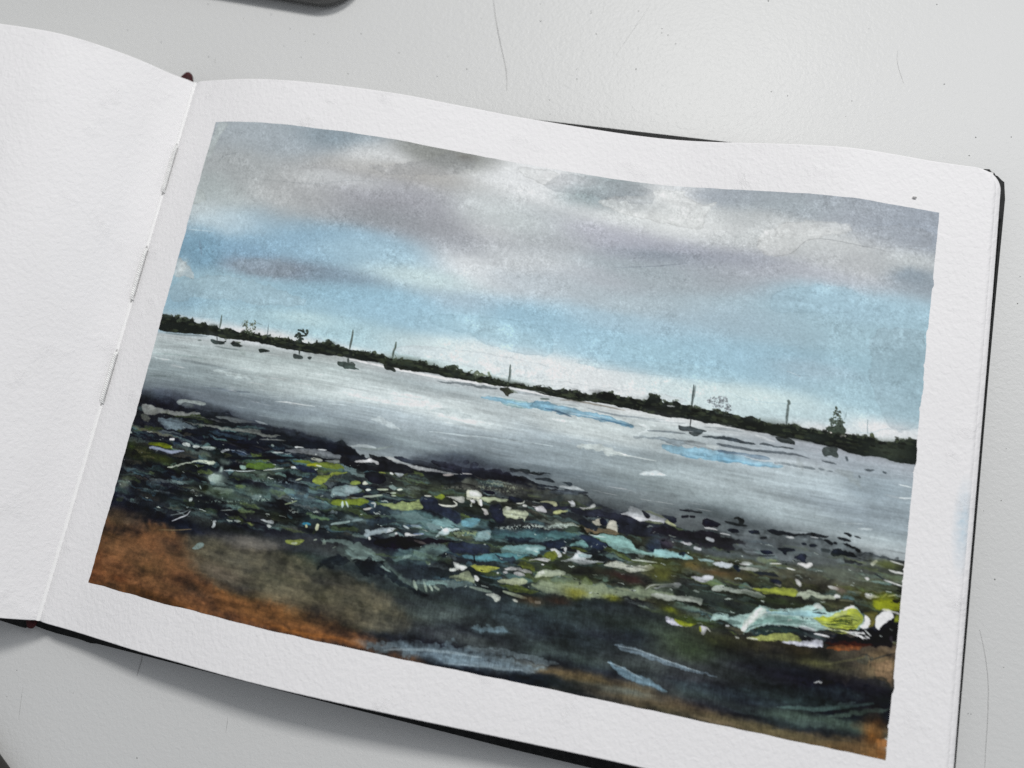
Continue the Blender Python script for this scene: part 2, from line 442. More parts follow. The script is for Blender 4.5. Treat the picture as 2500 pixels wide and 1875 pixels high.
PAINT_OPS = '''
g 165 176 183 .7 0 205 42 136 34 0
g 137 151 165 .75 0 331 25 68 23 -4
g 175 181 182 .7 0 119 128 90 57 0
g 178 189 189 .7 0 71 210 79 45 0
g 180 183 182 .6 0 296 188 136 45 0
g 203 206 206 .7 0 467 66 79 25 0
g 211 215 214 .6 0 410 140 124 18 0
g 175 174 170 .6 0 545 91 158 23 -3
g 140 143 139 .8 0 681 23 79 18 -6
g 119 115 108 .6 0 709 13 25 10 -6
g 160 162 169 .8 0 552 174 181 45 6
g 148 155 160 .5 0 537 215 124 25 8
g 161 164 171 .7 0 701 207 124 34 14
g 149 154 162 .55 0 759 259 68 25 14
g 204 210 211 .7 0 773 153 79 45 10
g 225 228 229 .85 0 885 48 102 29 0
g 230 231 232 .9 0 941 24 68 16 0
g 191 200 200 .6 0 882 158 136 34 10
g 149 163 170 .8 0 1028 44 68 25 -5
g 153 163 168 .8 0 1124 45 90 25 6
g 224 226 226 .8 0 1250 29 62 23 0
g 218 223 222 .75 0 1169 108 113 27 4
g 225 228 227 .8 0 1282 93 85 29 4
g 164 173 182 .8 0 1372 20 79 18 0
g 165 176 182 .8 0 1512 30 124 20 3
g 155 165 172 .5 0 1537 58 68 16 3
g 161 169 178 .8 0 1692 33 124 34 0
g 153 160 176 .8 0 1802 47 90 40 0
g 181 187 188 .6 0 1433 71 102 23 3
g 205 209 209 .75 0 1541 93 147 29 6
g 197 202 202 .6 0 1471 129 136 29 6
g 180 184 186 .7 0 1683 151 124 34 0
g 191 198 199 .6 0 1800 140 68 27 0
g 136 149 165 .8 0 1823 176 57 20 0
g 176 178 189 .6 0 1083 160 124 34 6
g 174 180 184 .6 0 972 199 90 29 10
g 170 174 186 .7 0 1226 182 136 29 0
g 135 145 160 .75 0 1273 195 136 17 -6
g 165 170 182 .7 0 1384 196 113 29 0
g 163 174 184 .7 0 1212 240 181 29 3
g 175 182 190 .6 0 1431 228 147 29 3
g 180 184 192 .6 0 1584 199 147 23 3
g 181 189 197 .6 0 1079 274 102 29 6
g 201 207 210 .65 0 900 257 136 38 10
g 219 224 226 .7 0 781 305 79 34 10
g 188 199 206 .6 0 959 321 136 29 6
g 207 211 212 .4 0 795 200 68 18 10
g 198 210 213 .6 0 24 251 79 25 0
g 205 220 230 .7 0 135 281 90 23 4
g 146 183 211 .85 0 325 299 192 41 6
g 127 168 197 .85 0 75 365 57 38 0
g 138 177 209 .6 0 180 343 68 27 0
g 168 200 220 .6 0 500 310 136 34 10
g 137 145 163 .8 0 298 391 96 20 5
g 144 161 183 .6 0 224 382 68 16 6
g 134 155 177 .65 0 447 391 102 18 8
g 211 223 224 .6 0 19 418 18 25 0
g 164 198 216 .7 0 142 448 124 27 4
g 161 198 219 .75 0 317 462 192 34 6
g 145 182 206 .8 0 65 499 57 32 0
g 171 204 220 .6 0 180 530 124 20 4
g 151 192 217 .75 0 530 435 158 27 8
g 174 208 222 .7 0 455 520 170 25 4
g 193 221 228 .6 0 404 510 68 14 4
g 192 212 218 .7 0 651 356 102 23 12
g 169 189 207 .55 0 778 405 124 25 10
g 159 199 224 .75 0 697 457 147 27 8
g 189 216 228 .6 0 870 460 147 29 8
g 152 193 218 .75 0 955 420 136 27 8
g 211 227 232 .75 0 815 525 147 23 8
g 224 231 232 .75 0 938 513 113 20 8
g 162 200 224 .75 0 1117 432 170 34 6
g 169 198 218 .6 0 1177 380 181 25 4
g 176 191 203 .6 0 1247 321 170 25 2
g 224 231 232 .75 0 1076 523 124 18 8
g 167 206 226 .7 0 1298 444 170 29 6
g 226 231 232 .8 0 1189 532 124 20 8
g 208 226 232 .7 0 1363 526 136 20 6
g 168 191 209 .65 0 1466 340 170 29 2
g 161 199 222 .75 0 1497 427 192 38 5
g 171 206 226 .9 0 1619 252 102 25 0
g 162 194 214 .7 0 1695 262 124 34 2
g 165 197 214 .75 0 1671 333 192 38 2
g 155 189 206 .75 0 1784 401 136 68 2
g 165 185 201 .5 0 1622 441 90 27 2
g 211 229 232 .75 0 1518 513 136 20 6
g 190 213 222 .7 0 1653 529 136 20 6
g 165 197 213 .7 0 1731 487 124 29 4
g 230 231 232 .9 0 1809 537 79 15 2
g 227 231 232 .7 0 1677 562 68 11 4
g 227 231 232 .7 0 103 554 68 9 4
g 230 231 232 .8 0 293 566 102 10 4
g 222 231 232 .6 0 468 570 90 9 5
p 217 220 219 .55 2.7 883 5 932 6 952 13 943 38 916 49 890 40 865 37 831 11
p 214 217 215 .6 2.7 1196 10 1233 14 1269 8 1267 26 1301 38 1324 46 1350 30 1351 40 1328 71 1335 90 1324 114 1279 110 1218 102 1148 96 1075 82 1053 65 1116 45 1189 29
p 154 161 166 .35 3.6 911 49 947 11 1014 5 1086 8 1157 7 1197 23 1189 60 1118 60 1022 55 952 63
p 143 146 150 .3 5.4 452 88 544 67 632 27 656 6 724 7 743 29 686 57 596 87 503 100
p 211 213 211 .5 3.6 1453 145 1465 100 1525 76 1607 64 1672 74 1632 103 1575 114 1561 130 1539 160 1482 171
p 162 168 174 .35 3.6 1673 88 1722 60 1782 49 1851 45 1856 96 1774 99 1732 116 1685 116
p 164 196 216 .45 3.6 1498 267 1524 246 1584 229 1646 225 1692 227 1717 254 1674 288 1572 304 1510 303
p 148 169 184 .35 3.6 1732 314 1806 291 1865 298 1885 512 1807 548 1747 452
p 188 198 195 .5 2.7 4 -2 47 4 32 34 21 78 6 110 1 132 -5 191 25 206 45 232 0 244 -24 240
p 207 213 212 .6 2.7 -3 388 33 404 75 442 40 445 -3 443
p 140 154 168 .3 3.6 162 393 216 377 291 367 346 384 333 411 253 417 199 409
p 169 191 204 .35 3.6 40 445 149 424 311 443 417 467 324 491 112 488 15 518 -4 478
p 151 190 212 .35 1.8 703 461 737 469 772 473 818 474 845 490 903 499 949 497 1020 497 1006 423 910 416 774 428 708 441
p 214 222 226 .4 2.3 618 552 680 524 748 520 815 514 884 513 974 513 1024 520 1029 547 938 560 847 558 755 552 687 556
p 217 223 225 .45 2.3 981 560 1047 547 1114 546 1181 546 1246 539 1311 540 1355 542 1335 556 1292 554 1205 558 1117 564 1049 563 983 570
p 169 203 220 .3 1.8 1060 495 1170 477 1279 462 1386 455 1452 459 1456 490 1348 493 1240 496 1129 503
s 139 143 146 .55 1.4 1498 167 1539 156 1560 125 1575 114 1608 111 1685 116 1728 117 1759 121 1774 102 1848 102
s 124 134 147 .5 2.3 1128 238 1218 222 1305 202
s 200 207 212 .5 1.8 1119 -112 1140 -100 1103 -89
s 127 135 140 .5 1.8 45 115 58 99 101 88
s 143 151 155 .4 1.4 101 164 172 158 339 157 432 128 504 124
s 204 219 228 .6 1.8 -4 310 41 313 88 313
s 111 127 148 .3 6.3 55 341 73 381
s 133 169 192 .5 0.9 6 527 22 541 56 544 90 541 120 544 175 536 210 535
s 143 179 198 .45 0.9 331 499 365 504 427 508 465 525
s 143 179 198 .4 0.7 425 547 451 552 487 553
s 143 181 204 .4 0.9 703 462 737 471 772 474 818 475 845 492 904 500 949 498
s 143 176 196 .45 0.9 1433 509 1468 523 1517 523 1578 517 1604 512
s 169 200 214 .4 0.9 1431 460 1470 470 1510 466
s 134 170 189 .5 0.9 1712 560 1735 555 1759 553 1787 537 1815 533 1843 528 1852 516
s 216 224 228 .6 1.1 1561 442 1580 446 1591 451
s 127 151 171 .5 0.9 1580 448 1596 448 1610 445
s 134 171 192 .4 1.1 1273 453 1363 449 1428 460 1453 466
g 180 186 187 .8 0 124 623 136 25 0
g 174 182 181 .7 0 360 625 181 29 2
g 141 150 153 .7 0 142 681 136 16 2
g 148 157 158 .6 0 166 714 124 18 2
g 171 178 178 .6 0 375 682 136 23 4
g 178 185 184 .7 0 505 625 158 23 4
g 191 196 195 .6 0 519 681 124 18 4
g 127 136 144 .7 0 223 729 136 18 4
g 124 133 142 .7 0 340 734 158 16 5
g 106 113 124 .8 0 99 772 68 18 0
g 155 164 170 .7 0 572 706 136 16 5
g 194 198 200 .8 0 683 650 124 27 5
g 170 176 176 .6 0 643 623 102 23 5
g 169 176 179 .7 0 776 609 136 20 5
g 182 187 189 .6 0 887 600 136 16 4
g 198 202 203 .8 0 777 667 158 20 5
g 166 173 178 .6 0 730 705 136 16 5
g 152 160 166 .8 0 832 714 158 23 5
g 141 150 154 .7 0 743 765 136 16 5
g 181 186 188 .7 0 974 641 136 23 5
g 192 196 196 .7 0 1105 628 147 23 5
g 195 198 197 .7 0 1218 641 147 25 5
g 154 162 168 .7 0 1038 686 170 20 5
g 138 147 154 .8 0 981 736 136 20 4
g 143 152 158 .8 0 1153 715 170 23 5
g 125 134 140 .7 0 1138 757 147 18 5
g 167 173 176 .7 0 1328 655 147 20 4
g 139 147 150 .8 0 1304 715 170 25 5
g 123 132 134 .7 0 1372 746 158 18 5
g 168 175 179 .7 0 1506 668 124 23 4
g 162 169 172 .7 0 1474 732 158 23 5
g 165 169 176 .7 0 1634 634 170 18 4
g 162 166 174 .8 0 1787 626 124 18 4
g 170 178 183 .7 0 1690 676 158 20 4
g 167 175 179 .7 0 1597 746 170 23 5
g 135 142 154 .8 0 1813 674 79 45 0
g 148 157 166 .6 0 1726 717 113 23 4
g 132 141 144 .7 0 1522 787 158 20 5
g 152 161 165 .7 0 1702 779 170 23 5
g 144 153 161 .7 0 1820 746 90 25 3
g 168 176 179 .7 0 1786 804 102 18 4
g 136 145 143 .6 0 1645 810 124 16 5
s 111 122 124 .7 3.2 28 596 73 596 115 593 153 591
s 147 160 159 .6 4.1 2 655 60 649 117 648 168 649
s 114 123 128 .4 5.9 92 658 150 662 204 664 231 665
s 223 226 226 .8 1.8 1 661 30 665 68 664
s 107 118 118 .6 3.6 9 712 78 706
s 109 120 120 .7 2.7 182 613 216 614 255 613
s 207 214 213 .7 9.0 197 675 260 677 298 676
s 230 232 232 .8 3.2 381 724 422 721 482 720
s 208 214 217 .7 1.8 362 716 390 711
s 213 218 220 .8 2.0 281 754 309 753
s 224 227 229 .7 1.8 348 765 397 763 434 765
s 214 219 222 .7 2.0 328 703 353 703
s 85 93 105 .6 4.5 173 722 220 717 259 718 308 713
s 200 207 210 .7 2.7 514 707 562 703
s 238 238 238 .9 5.9 539 591 581 592 613 593 650 594 696 594 737 596 787 594 843 592 899 589 932 588
s 238 238 238 .85 3.2 933 590 966 589 1012 590 1037 590
p 112 121 126 .8 1.8 750 605 788 600 844 596 900 595 905 600 856 602 811 603 778 605
s 138 146 150 .7 5.0 941 597 979 594 1012 595
p 139 174 183 .75 2.3 905 620 937 614 971 614 1007 614 985 630 953 636 925 630
p 134 178 207 .85 2.3 861 623 893 617 927 618 961 621 994 614 1039 606 1044 628 1007 628 974 629 929 627 884 628
p 141 179 200 .8 1.8 984 623 1011 611 1040 608 1044 630 1014 630
s 61 74 62 .85 3.6 1009 602 1029 599
s 61 107 142 .6 3.2 1024 623 1042 621
s 223 227 228 .6 5.0 798 700 843 698
s 217 220 219 .5 13.6 625 728 658 727 694 736
s 217 220 219 .45 11.3 988 645 1047 646
s 141 151 154 .5 13.6 764 677 815 674 855 673
s 204 210 211 .6 3.2 766 729 815 725 859 723 902 716 957 713 1058 709
s 112 121 128 .5 1.4 759 727 792 724 858 718 924 714 990 711 1059 713
s 128 138 134 .7 5.0 614 799 641 797 666 790 689 780
s 185 192 193 .7 6.8 592 798 617 791 651 791
s 32 37 42 .5 0.9 686 769 681 775
p 122 163 191 .85 2.3 991 613 1024 607 1057 608 1091 610 1125 613 1169 612 1203 617 1237 625 1236 631 1194 628 1150 627 1106 628 1061 628 1023 629 994 630
s 62 95 126 .7 4.5 1024 623 1061 625 1088 631
s 62 111 152 .6 3.2 1136 626 1171 624 1216 627 1233 629
s 124 117 104 .75 3.6 1055 596 1088 590 1121 591 1166 592 1210 593
s 111 120 128 .7 4.1 1124 604 1169 608 1212 607 1245 605 1305 600
s 139 148 148 .6 3.2 1033 608 1068 604 1101 604
s 141 149 152 .6 4.5 1245 608 1299 605 1352 601
s 230 232 232 .8 5.9 1047 646 1082 644
s 224 227 227 .6 5.9 1101 629 1118 638
s 230 231 232 .6 6.8 1247 619 1277 627 1251 643
s 223 225 226 .6 5.9 1279 618 1305 618
s 201 201 193 .5 13.6 1117 697 1161 695 1205 698 1238 699
s 226 226 222 .7 2.7 1205 696 1238 699 1270 700 1300 700
s 110 119 124 .45 1.1 1010 712 1098 711 1184 704 1228 703 1296 702
p 131 141 149 .85 1.8 1235 650 1252 649 1294 642 1326 641 1358 640 1389 641 1348 650 1351 655 1341 657 1317 652 1295 649 1263 652 1239 654
p 139 143 146 .75 1.8 1351 641 1378 638 1400 639 1411 648 1433 654 1412 656 1380 651 1352 647
p 133 178 207 .8 2.7 1307 658 1349 655 1391 653 1433 654 1476 652 1479 673 1436 676 1384 679 1331 675 1304 669
p 120 162 189 .6 3.6 1382 666 1434 662 1477 657 1479 671 1435 674 1394 675
s 79 134 172 .6 1.8 1343 675 1363 677 1386 677
s 107 116 124 .7 4.1 1269 632 1313 627 1355 625
s 221 224 226 .6 4.1 1331 615 1353 621
p 68 77 84 .9 1.1 1393 624 1428 618 1472 617 1473 623 1429 625 1398 627
p 85 93 99 .85 1.1 1422 636 1451 634 1474 636 1475 639 1441 640
p 63 74 85 .85 1.1 1428 654 1443 649 1476 648 1476 653 1443 656
s 204 205 203 .5 9.0 1407 647 1432 647
p 201 205 208 .9 1.4 1265 735 1281 727 1301 721 1317 725 1328 731 1297 736 1271 737
s 213 217 220 .5 5.9 1407 616 1471 609
s 126 133 136 .6 3.6 1395 602 1426 599 1469 596
s 123 130 133 .5 13.6 1241 791 1303 775 1365 772
s 85 93 99 .5 13.6 1245 814 1307 802
s 143 151 155 .7 4.1 1424 603 1455 600 1484 599
p 52 59 66 .9 1.1 1426 619 1447 619 1478 619 1515 622 1506 626 1469 626 1427 625
p 79 87 93 .9 1.1 1518 623 1529 616 1560 619 1596 616 1597 620 1570 622 1540 622
p 91 98 106 .85 1.1 1428 635 1459 635 1501 635 1541 632 1581 629 1612 629 1637 634 1623 634 1582 634 1542 637 1491 642 1460 641 1429 640
p 71 98 124 .85 1.1 1430 651 1461 648 1492 649 1522 646 1545 646 1550 653 1530 656 1503 655 1462 654 1431 655
p 115 159 189 .85 1.8 1431 656 1462 654 1503 657 1530 659 1554 656 1557 660 1587 661 1566 670 1526 671 1485 672 1454 675 1434 679
p 79 90 97 .9 0.9 1556 655 1584 653 1615 653 1645 653 1647 658 1626 659 1595 658 1559 660
p 86 95 102 .9 0.9 1652 651 1665 652 1670 655 1656 657
p 86 95 102 .9 0.9 1672 655 1682 651 1691 654 1678 656
p 77 86 94 .85 0.9 1653 634 1673 632 1698 636 1674 638
p 74 82 88 .85 0.9 1756 635 1779 634 1775 638 1757 639
s 67 75 82 .9 5.0 1797 635 1802 636
s 75 83 89 .8 3.6 1745 654 1747 656
s 67 75 80 .9 5.0 1712 617 1715 623
s 146 152 154 .6 13.6 1694 646 1724 658 1752 677
s 149 153 152 .5 11.3 1609 641 1620 662
s 240 240 240 .9 2.7 1833 656 1860 658
s 240 240 240 .9 3.2 1837 686 1864 682
s 236 237 237 .6 5.9 1511 602 1553 610
s 210 215 217 .7 2.4 1720 765 1766 758
s 223 226 227 .7 4.7 1755 770 1786 766
s 199 205 208 .7 4.1 1580 805 1612 805 1658 800
s 158 166 168 .6 2.9 1816 805 1863 806
g 208 213 212 .6 0 413 640 147 16 4
g 214 218 217 .7 0 719 655 136 16 5
g 218 221 220 .6 0 848 682 124 14 5
g 216 219 218 .6 0 1155 658 124 14 5
g 218 221 221 .55 0 1319 595 102 11 4
g 201 205 210 .5 0 1586 653 124 11 4
g 188 197 202 .5 0 1653 704 136 14 4
g 188 198 201 .5 0 1805 790 79 14 4
g 95 102 109 .6 0 168 723 102 16 4
g 48 52 63 .8 0 110 760 68 16 4
g 92 100 109 .5 0 296 759 124 12 5
g 106 114 121 .45 0 458 763 124 11 6
g 75 82 91 .5 0 621 771 90 11 6
g 121 131 138 .5 0 747 781 68 11 6
g 56 63 73 .7 0 866 770 68 16 6
g 91 100 107 .5 0 1052 762 124 11 6
g 69 77 80 .6 0 1144 789 102 16 6
g 93 101 103 .5 0 1295 793 124 12 6
g 63 71 76 .6 0 1430 789 90 14 5
g 73 82 90 .55 0 1524 802 102 14 5
g 95 105 110 .5 0 1665 804 90 11 5
p 22 28 24 1 1.1 -4 591 -17 547 -2 547 18 548 35 552 51 547 60 555 70 550 80 547 88 553 99 552 107 560 119 561 136 561 136 553 144 560 154 565 168 558 177 561 182 567 195 567 207 562 223 565 237 568 250 568 260 565 276 567 298 566 304 570 314 569 332 570 347 567 366 566 372 561 379 566 392 569 411 569 431 569 448 562 454 564 467 559 482 554 491 560 504 563 529 568 536 566 563 566 589 567 591 562 596 567 605 568 612 562 617 567 638 571 658 568 689 565 716 564 720 558 726 570 742 568 759 570 772 568 775 562 790 559 812 569 834 572 850 574 880 573 896 575 900 571 905 576 928 578 953 577 984 577 997 571 1009 565 1017 573 1033 569 984 576 996 568 1000 572 1009 565 1017 571 1025 566 1032 573 1042 573 1060 566 1073 571 1090 563 1102 567 1109 571 1127 570 1139 565 1151 556 1160 557 1171 554 1184 562 1205 561 1227 561 1245 563 1260 557 1262 545 1271 542 1284 545 1288 557 1300 562 1296 556 1310 557 1326 551 1335 557 1348 557 1362 562 1378 558 1389 562 1410 561 1418 556 1431 559 1442 568 1465 565 1418 556 1431 560 1442 568 1465 565 1484 565 1495 558 1508 563 1525 567 1536 572 1552 569 1572 567 1584 564 1596 561 1600 567 1613 567 1637 567 1662 567 1684 565 1707 563 1715 565 1735 562 1756 561 1773 565 1790 567 1810 564 1822 557 1836 556 1845 550 1869 548 1875 602 1845 607 1814 607 1783 603 1753 608 1722 606 1690 600 1659 599 1624 597 1596 595 1551 596 1506 594 1464 593 1423 592 1468 590 1435 591 1404 592 1372 590 1340 589 1308 592 1275 590 1240 588 1209 587 1176 585 1143 586 1107 587 1095 590 1081 592 1054 589 1021 590 986 587 1029 586 999 585 966 586 932 588 899 591 865 588 831 589 797 591 763 589 728 588 706 591 672 592 637 589 602 586 569 589 534 588 519 587 484 590 437 592 400 591 363 592 319 587 273 587 235 589 196 589 160 587 128 589 85 591 42 592
g 57 68 58 .8 0 23 551 18 5 0
g 57 68 58 .6 0 79 550 11 4 0
g 43 52 42 .7 0 232 578 29 7 0
g 58 68 60 .6 0 169 560 14 5 0
s 94 110 104 .95 5.0 179 533 182 551 183 568
s 76 88 80 .9 2.3 179 530 180 539
s 104 117 106 .8 1.4 243 540 240 550
s 104 117 106 .7 1.1 275 536 297 542
s 102 117 122 .95 2.5 311 538 315 556 315 570
s 51 64 58 .9 5.4 317 568 323 564
s 45 53 47 .8 4.5 405 572 411 599
g 63 74 69 .6 0 454 564 9 3 0
g 57 68 60 .6 0 483 558 14 3 0
p 44 55 53 .95 1.1 165 597 174 596 185 597 193 598 204 597 210 593 212 598 207 600 210 604 199 607 183 608 171 606
s 44 55 53 .9 2.3 181 588 185 597
p 35 44 40 .95 1.1 222 598 235 596 248 598 261 602 255 604 235 607 228 604
p 35 43 40 .95 1.1 301 601 312 598 325 599 336 603 334 606 312 609 309 612 304 606
p 57 68 63 .95 1.1 396 602 402 599 412 601 421 602 423 608 417 611 405 612 399 612
s 57 68 63 .9 2.3 408 590 411 599
p 57 68 63 .95 0.9 432 603 439 601 445 604 441 610 435 608
s 95 106 104 .85 3.6 129 604 140 603
p 57 68 63 .95 1.1 509 601 520 599 533 598 540 613 528 614 525 611 513 612
s 154 162 159 .6 9.0 255 614 269 619
s 81 94 89 .95 5.4 529 517 531 538 532 566
p 57 68 63 .95 1.4 523 601 537 599 548 597 556 602 555 609 564 609 565 612 540 615 527 617
s 57 68 63 .9 5.0 534 589 538 603
s 90 106 96 .95 5.0 639 528 641 543 638 551 640 569
s 90 106 96 .7 2.0 643 559 648 565
p 38 45 40 .95 1.1 620 587 630 586 642 588 654 596 654 601 642 600 629 600
g 58 70 54 .8 0 692 576 45 6 0
g 53 64 47 .6 0 673 575 27 4 0
g 51 61 50 .7 0 852 581 54 5 0
g 13 16 15 .8 0 596 578 14 6 0
g 32 39 31 .6 0 761 579 27 5 0
s 79 92 75 .9 5.9 720 561 725 572
p 58 69 53 .95 1.4 773 572 775 560 781 558 788 557 800 562 811 570 791 573
p 223 227 228 .8 0.5 794 566 798 565 799 568 795 570
p 106 118 96 .95 1.4 838 573 839 564 847 559 856 566 859 562 870 570 851 575
s 91 102 82 .9 2.7 830 571 831 563 836 564
p 223 227 228 .8 0.5 845 571 849 568 850 572
s 106 118 96 .9 5.9 874 561 878 571
s 106 118 96 .8 1.8 870 570 874 567
s 79 92 87 .95 4.5 922 532 925 553 926 578
s 111 123 120 .8 1.1 927 543 930 575
s 61 70 66 .9 2.3 925 579 927 591
p 51 53 43 .95 1.4 908 595 918 593 931 590 936 596 945 600 934 606 933 610 926 611 920 603 910 600
g 8 9 10 .9 0 1088 579 14 11 0
g 10 12 11 .9 0 1162 567 25 9 0
g 10 12 11 .7 0 1261 568 36 11 0
g 31 35 28 .7 0 1333 572 23 7 0
g 38 48 42 .5 0 1274 550 14 6 0
g 56 66 50 .8 0 1444 579 27 7 0
s 70 82 81 .95 5.0 1359 506 1360 527 1361 563
s 92 103 103 .9 2.0 1363 506 1364 536
s 30 36 36 .9 2.7 1360 563 1364 592 1364 608
p 47 56 59 .95 1.1 1338 607 1347 609 1364 608 1381 608 1403 608 1402 612 1395 613 1395 620 1383 627 1375 628 1364 623 1363 618 1346 620 1341 616
p 57 68 63 .95 1.8 1413 564 1418 555 1431 558 1444 568 1422 571
p 216 221 221 .85 0.9 1306 564 1323 563 1324 565 1308 567
s 110 119 112 .7 2.7 1378 557 1385 559
s 95 106 104 .9 3.6 1008 601 1029 598
g 15 18 15 .8 0 1504 581 27 9 0
g 34 41 28 .7 0 1459 580 27 7 0
g 39 48 42 .7 0 1637 584 41 7 0
g 32 40 31 .6 0 1565 578 41 7 0
g 13 16 15 .7 0 1699 590 36 9 0
g 60 70 55 .8 0 1822 584 41 14 0
g 48 58 44 .6 0 1847 564 14 9 0
s 92 106 104 .95 5.9 1572 513 1573 533 1574 565
s 85 99 95 .9 6.3 1572 511 1574 516
p 62 75 62 .95 2.3 1662 567 1664 552 1672 552 1682 548 1684 533 1695 533 1696 546 1703 551 1706 561 1686 567
s 128 152 160 .8 1.4 1701 513 1701 523 1697 533
p 233 228 218 .95 0.7 1667 566 1676 566 1674 570 1669 571
p 233 228 218 .95 0.7 1692 569 1698 565 1709 570 1693 573
s 126 146 154 .85 1.8 1750 523 1750 538 1754 557
p 90 102 66 .9 1.8 1756 554 1763 550 1769 556 1769 564 1758 562
g 85 97 64 .6 0 1596 565 9 4 0
p 37 45 43 .95 1.4 1553 598 1567 595 1584 596 1598 602 1598 609 1585 610 1569 609 1556 604
p 51 59 56 .95 1.8 1654 605 1670 600 1688 599 1693 606 1692 612 1698 618 1691 623 1672 620 1664 625 1658 619
m 4
b 95 107 87 .8 26 263 551 17.0 14.0
b 111 123 102 .7 14 251 546 6.8 11.3
b 111 123 102 .7 14 273 543 7.7 11.3
b 76 88 71 .9 14 264 563 13.6 5.9
b 44 55 49 .9 60 400 551 14.0 14.9
b 60 72 65 .85 16 415 542 6.8 7.7
b 44 55 49 .9 20 403 567 5.9 6.8
b 154 164 169 .8 30 1406 538 11.3 10.4
b 154 164 169 .8 36 1427 532 11.8 9.0
b 160 171 176 .8 34 1421 550 13.6 7.7
b 154 164 169 .8 26 1442 548 6.3 11.3
b 79 93 80 .9 44 1678 530 5.0 28.3
b 86 100 90 .85 20 1671 540 3.6 14.9
b 86 100 90 .85 20 1686 528 4.1 15.8
b 62 75 62 .9 40 1683 557 21.7 9.0
b 74 87 72 .8 16 1690 537 7.7 7.7
p 15 18 26 1 3.2 -8 768 27 766 65 756 107 762 143 778 184 777 262 776 327 780 390 785 463 786 535 792 583 792 580 796 600 804 623 817 678 811 724 818 776 802 829 789 864 798 917 788 961 793 1045 772 1070 776 945 791 990 797 1035 802 1079 809 1157 805 1168 822 1234 829 1277 832 1364 837 1400 845 1503 817 1567 807 1658 803 1752 817 1818 820 1895 826 1929 1220 1366 1340 1859 1344 -27 1519 -133 968 -41 780
q 116 73 42 .8 15.4 -13 1266 -26 1178 -6 1094 28 1055 125 1069 238 1087 320 1106 321 1159 368 1183 465 1188 556 1186 671 1204 740 1227 872 1253 843 1310 491 1283 197 1285 -10 1293
q 66 60 46 .6 9.9 1126 1246 1248 1245 1369 1244 1488 1242 1606 1239 1720 1217 1815 1209 1866 1221 1881 1307 1692 1311 1300 1316 1138 1311
g 46 58 20 .85 0 25 911 45 20 0
g 38 44 20 .7 0 107 914 59 11 3
g 74 82 72 .8 0 21 988 20 20 0
g 18 20 28 .9 0 82 958 34 20 0
g 23 26 32 .8 0 152 965 45 14 4
g 65 75 69 .7 0 221 883 50 11 4
g 76 91 85 .8 0 274 934 36 18 4
g 63 74 26 .9 0 282 962 57 11 4
g 59 71 35 .7 0 377 942 45 9 4
g 74 90 30 .9 0 384 880 36 9 4
g 59 76 58 .7 0 380 910 50 9 4
g 76 96 87 .7 0 361 972 68 11 3
g 69 87 91 .7 0 445 925 45 14 4
g 31 39 40 .8 0 216 999 36 14 4
g 34 38 42 .7 0 142 1022 57 14 4
g 38 44 48 .8 0 251 1029 79 14 3
g 43 48 44 .8 0 304 1038 90 9 3
g 58 53 42 .8 0 73 1069 45 18 2
g 75 61 44 .8 0 28 1066 27 20 0
g 130 96 62 .9 0 64 1128 59 34 0
g 69 52 36 .85 0 191 1087 68 14 2
g 111 90 65 .9 0 205 1134 79 29 2
g 110 69 38 .95 0 60 1198 45 34 0
g 113 91 66 .7 0 227 1118 50 23 0
g 63 63 51 .8 0 342 1080 57 18 3
g 90 88 82 .8 0 433 1057 57 16 3
g 85 82 63 .8 0 375 1110 68 27 3
g 59 62 52 .7 0 469 1102 57 23 3
g 84 35 15 .8 0 13 1208 14 45 0
g 97 36 12 .8 0 102 1213 27 9 0
g 122 80 40 .7 0 172 1196 45 14 0
g 58 36 24 .7 0 317 1166 36 16 0
g 35 40 15 .8 0 463 990 41 14 3
g 43 50 48 .7 0 481 1013 41 9 3
g 94 45 20 .6 0 39 1219 27 23 0
g 51 50 42 .7 0 305 1140 41 27 0
g 98 76 44 .7 0 216 1181 81 27 3
g 74 43 18 .7 0 206 1231 72 14 3
g 74 36 24 .6 0 357 1181 41 14 3
g 107 85 47 .8 0 416 1182 81 23 6
g 86 91 72 .8 0 498 1135 81 23 6
g 42 51 46 .9 0 576 1089 72 27 4
g 87 89 80 .8 0 417 1100 72 18 4
g 67 80 72 .8 0 656 1052 72 18 8
g 37 46 48 .9 0 665 1089 90 23 8
g 107 72 38 .8 0 473 1216 72 14 6
g 92 67 36 .8 0 584 1205 72 14 4
g 62 64 51 .8 0 594 1157 72 27 6
g 17 19 15 .9 0 611 1156 6 8 0
g 46 47 34 .8 0 649 1204 72 18 6
g 74 76 60 .8 0 719 1136 81 23 6
g 49 57 58 .8 0 765 1185 54 32 8
g 160 90 34 .85 0 678 1233 50 7 5
g 147 85 31 .7 0 578 1235 54 5 5
g 122 71 26 .6 0 477 1232 54 5 5
g 127 133 136 .5 0 762 1230 54 6 6
g 35 42 42 .8 0 822 1117 136 45 6
g 48 52 44 .7 0 777 1157 68 23 5
g 52 60 58 .7 0 930 1127 181 34 6
g 43 53 55 .8 0 1023 1067 181 45 6
g 36 45 49 .8 0 1184 1087 170 34 6
g 43 52 51 .9 0 1144 1156 170 29 5
g 48 56 58 .8 0 1337 1077 158 41 6
g 29 36 39 .8 0 1067 1017 136 34 5
g 74 82 80 .7 0 920 1180 136 16 5
g 89 76 51 .7 0 1305 1203 136 14 4
g 106 90 60 .6 0 1153 1206 158 9 4
g 61 65 64 .7 0 1446 1134 170 29 4
g 71 80 72 .7 0 1420 1090 136 29 6
g 43 51 44 .8 0 1493 1035 158 29 6
g 26 28 28 .9 0 1635 1056 181 41 3
g 43 47 49 .9 0 1566 1139 170 29 4
g 79 75 54 .85 0 1509 1231 226 14 5
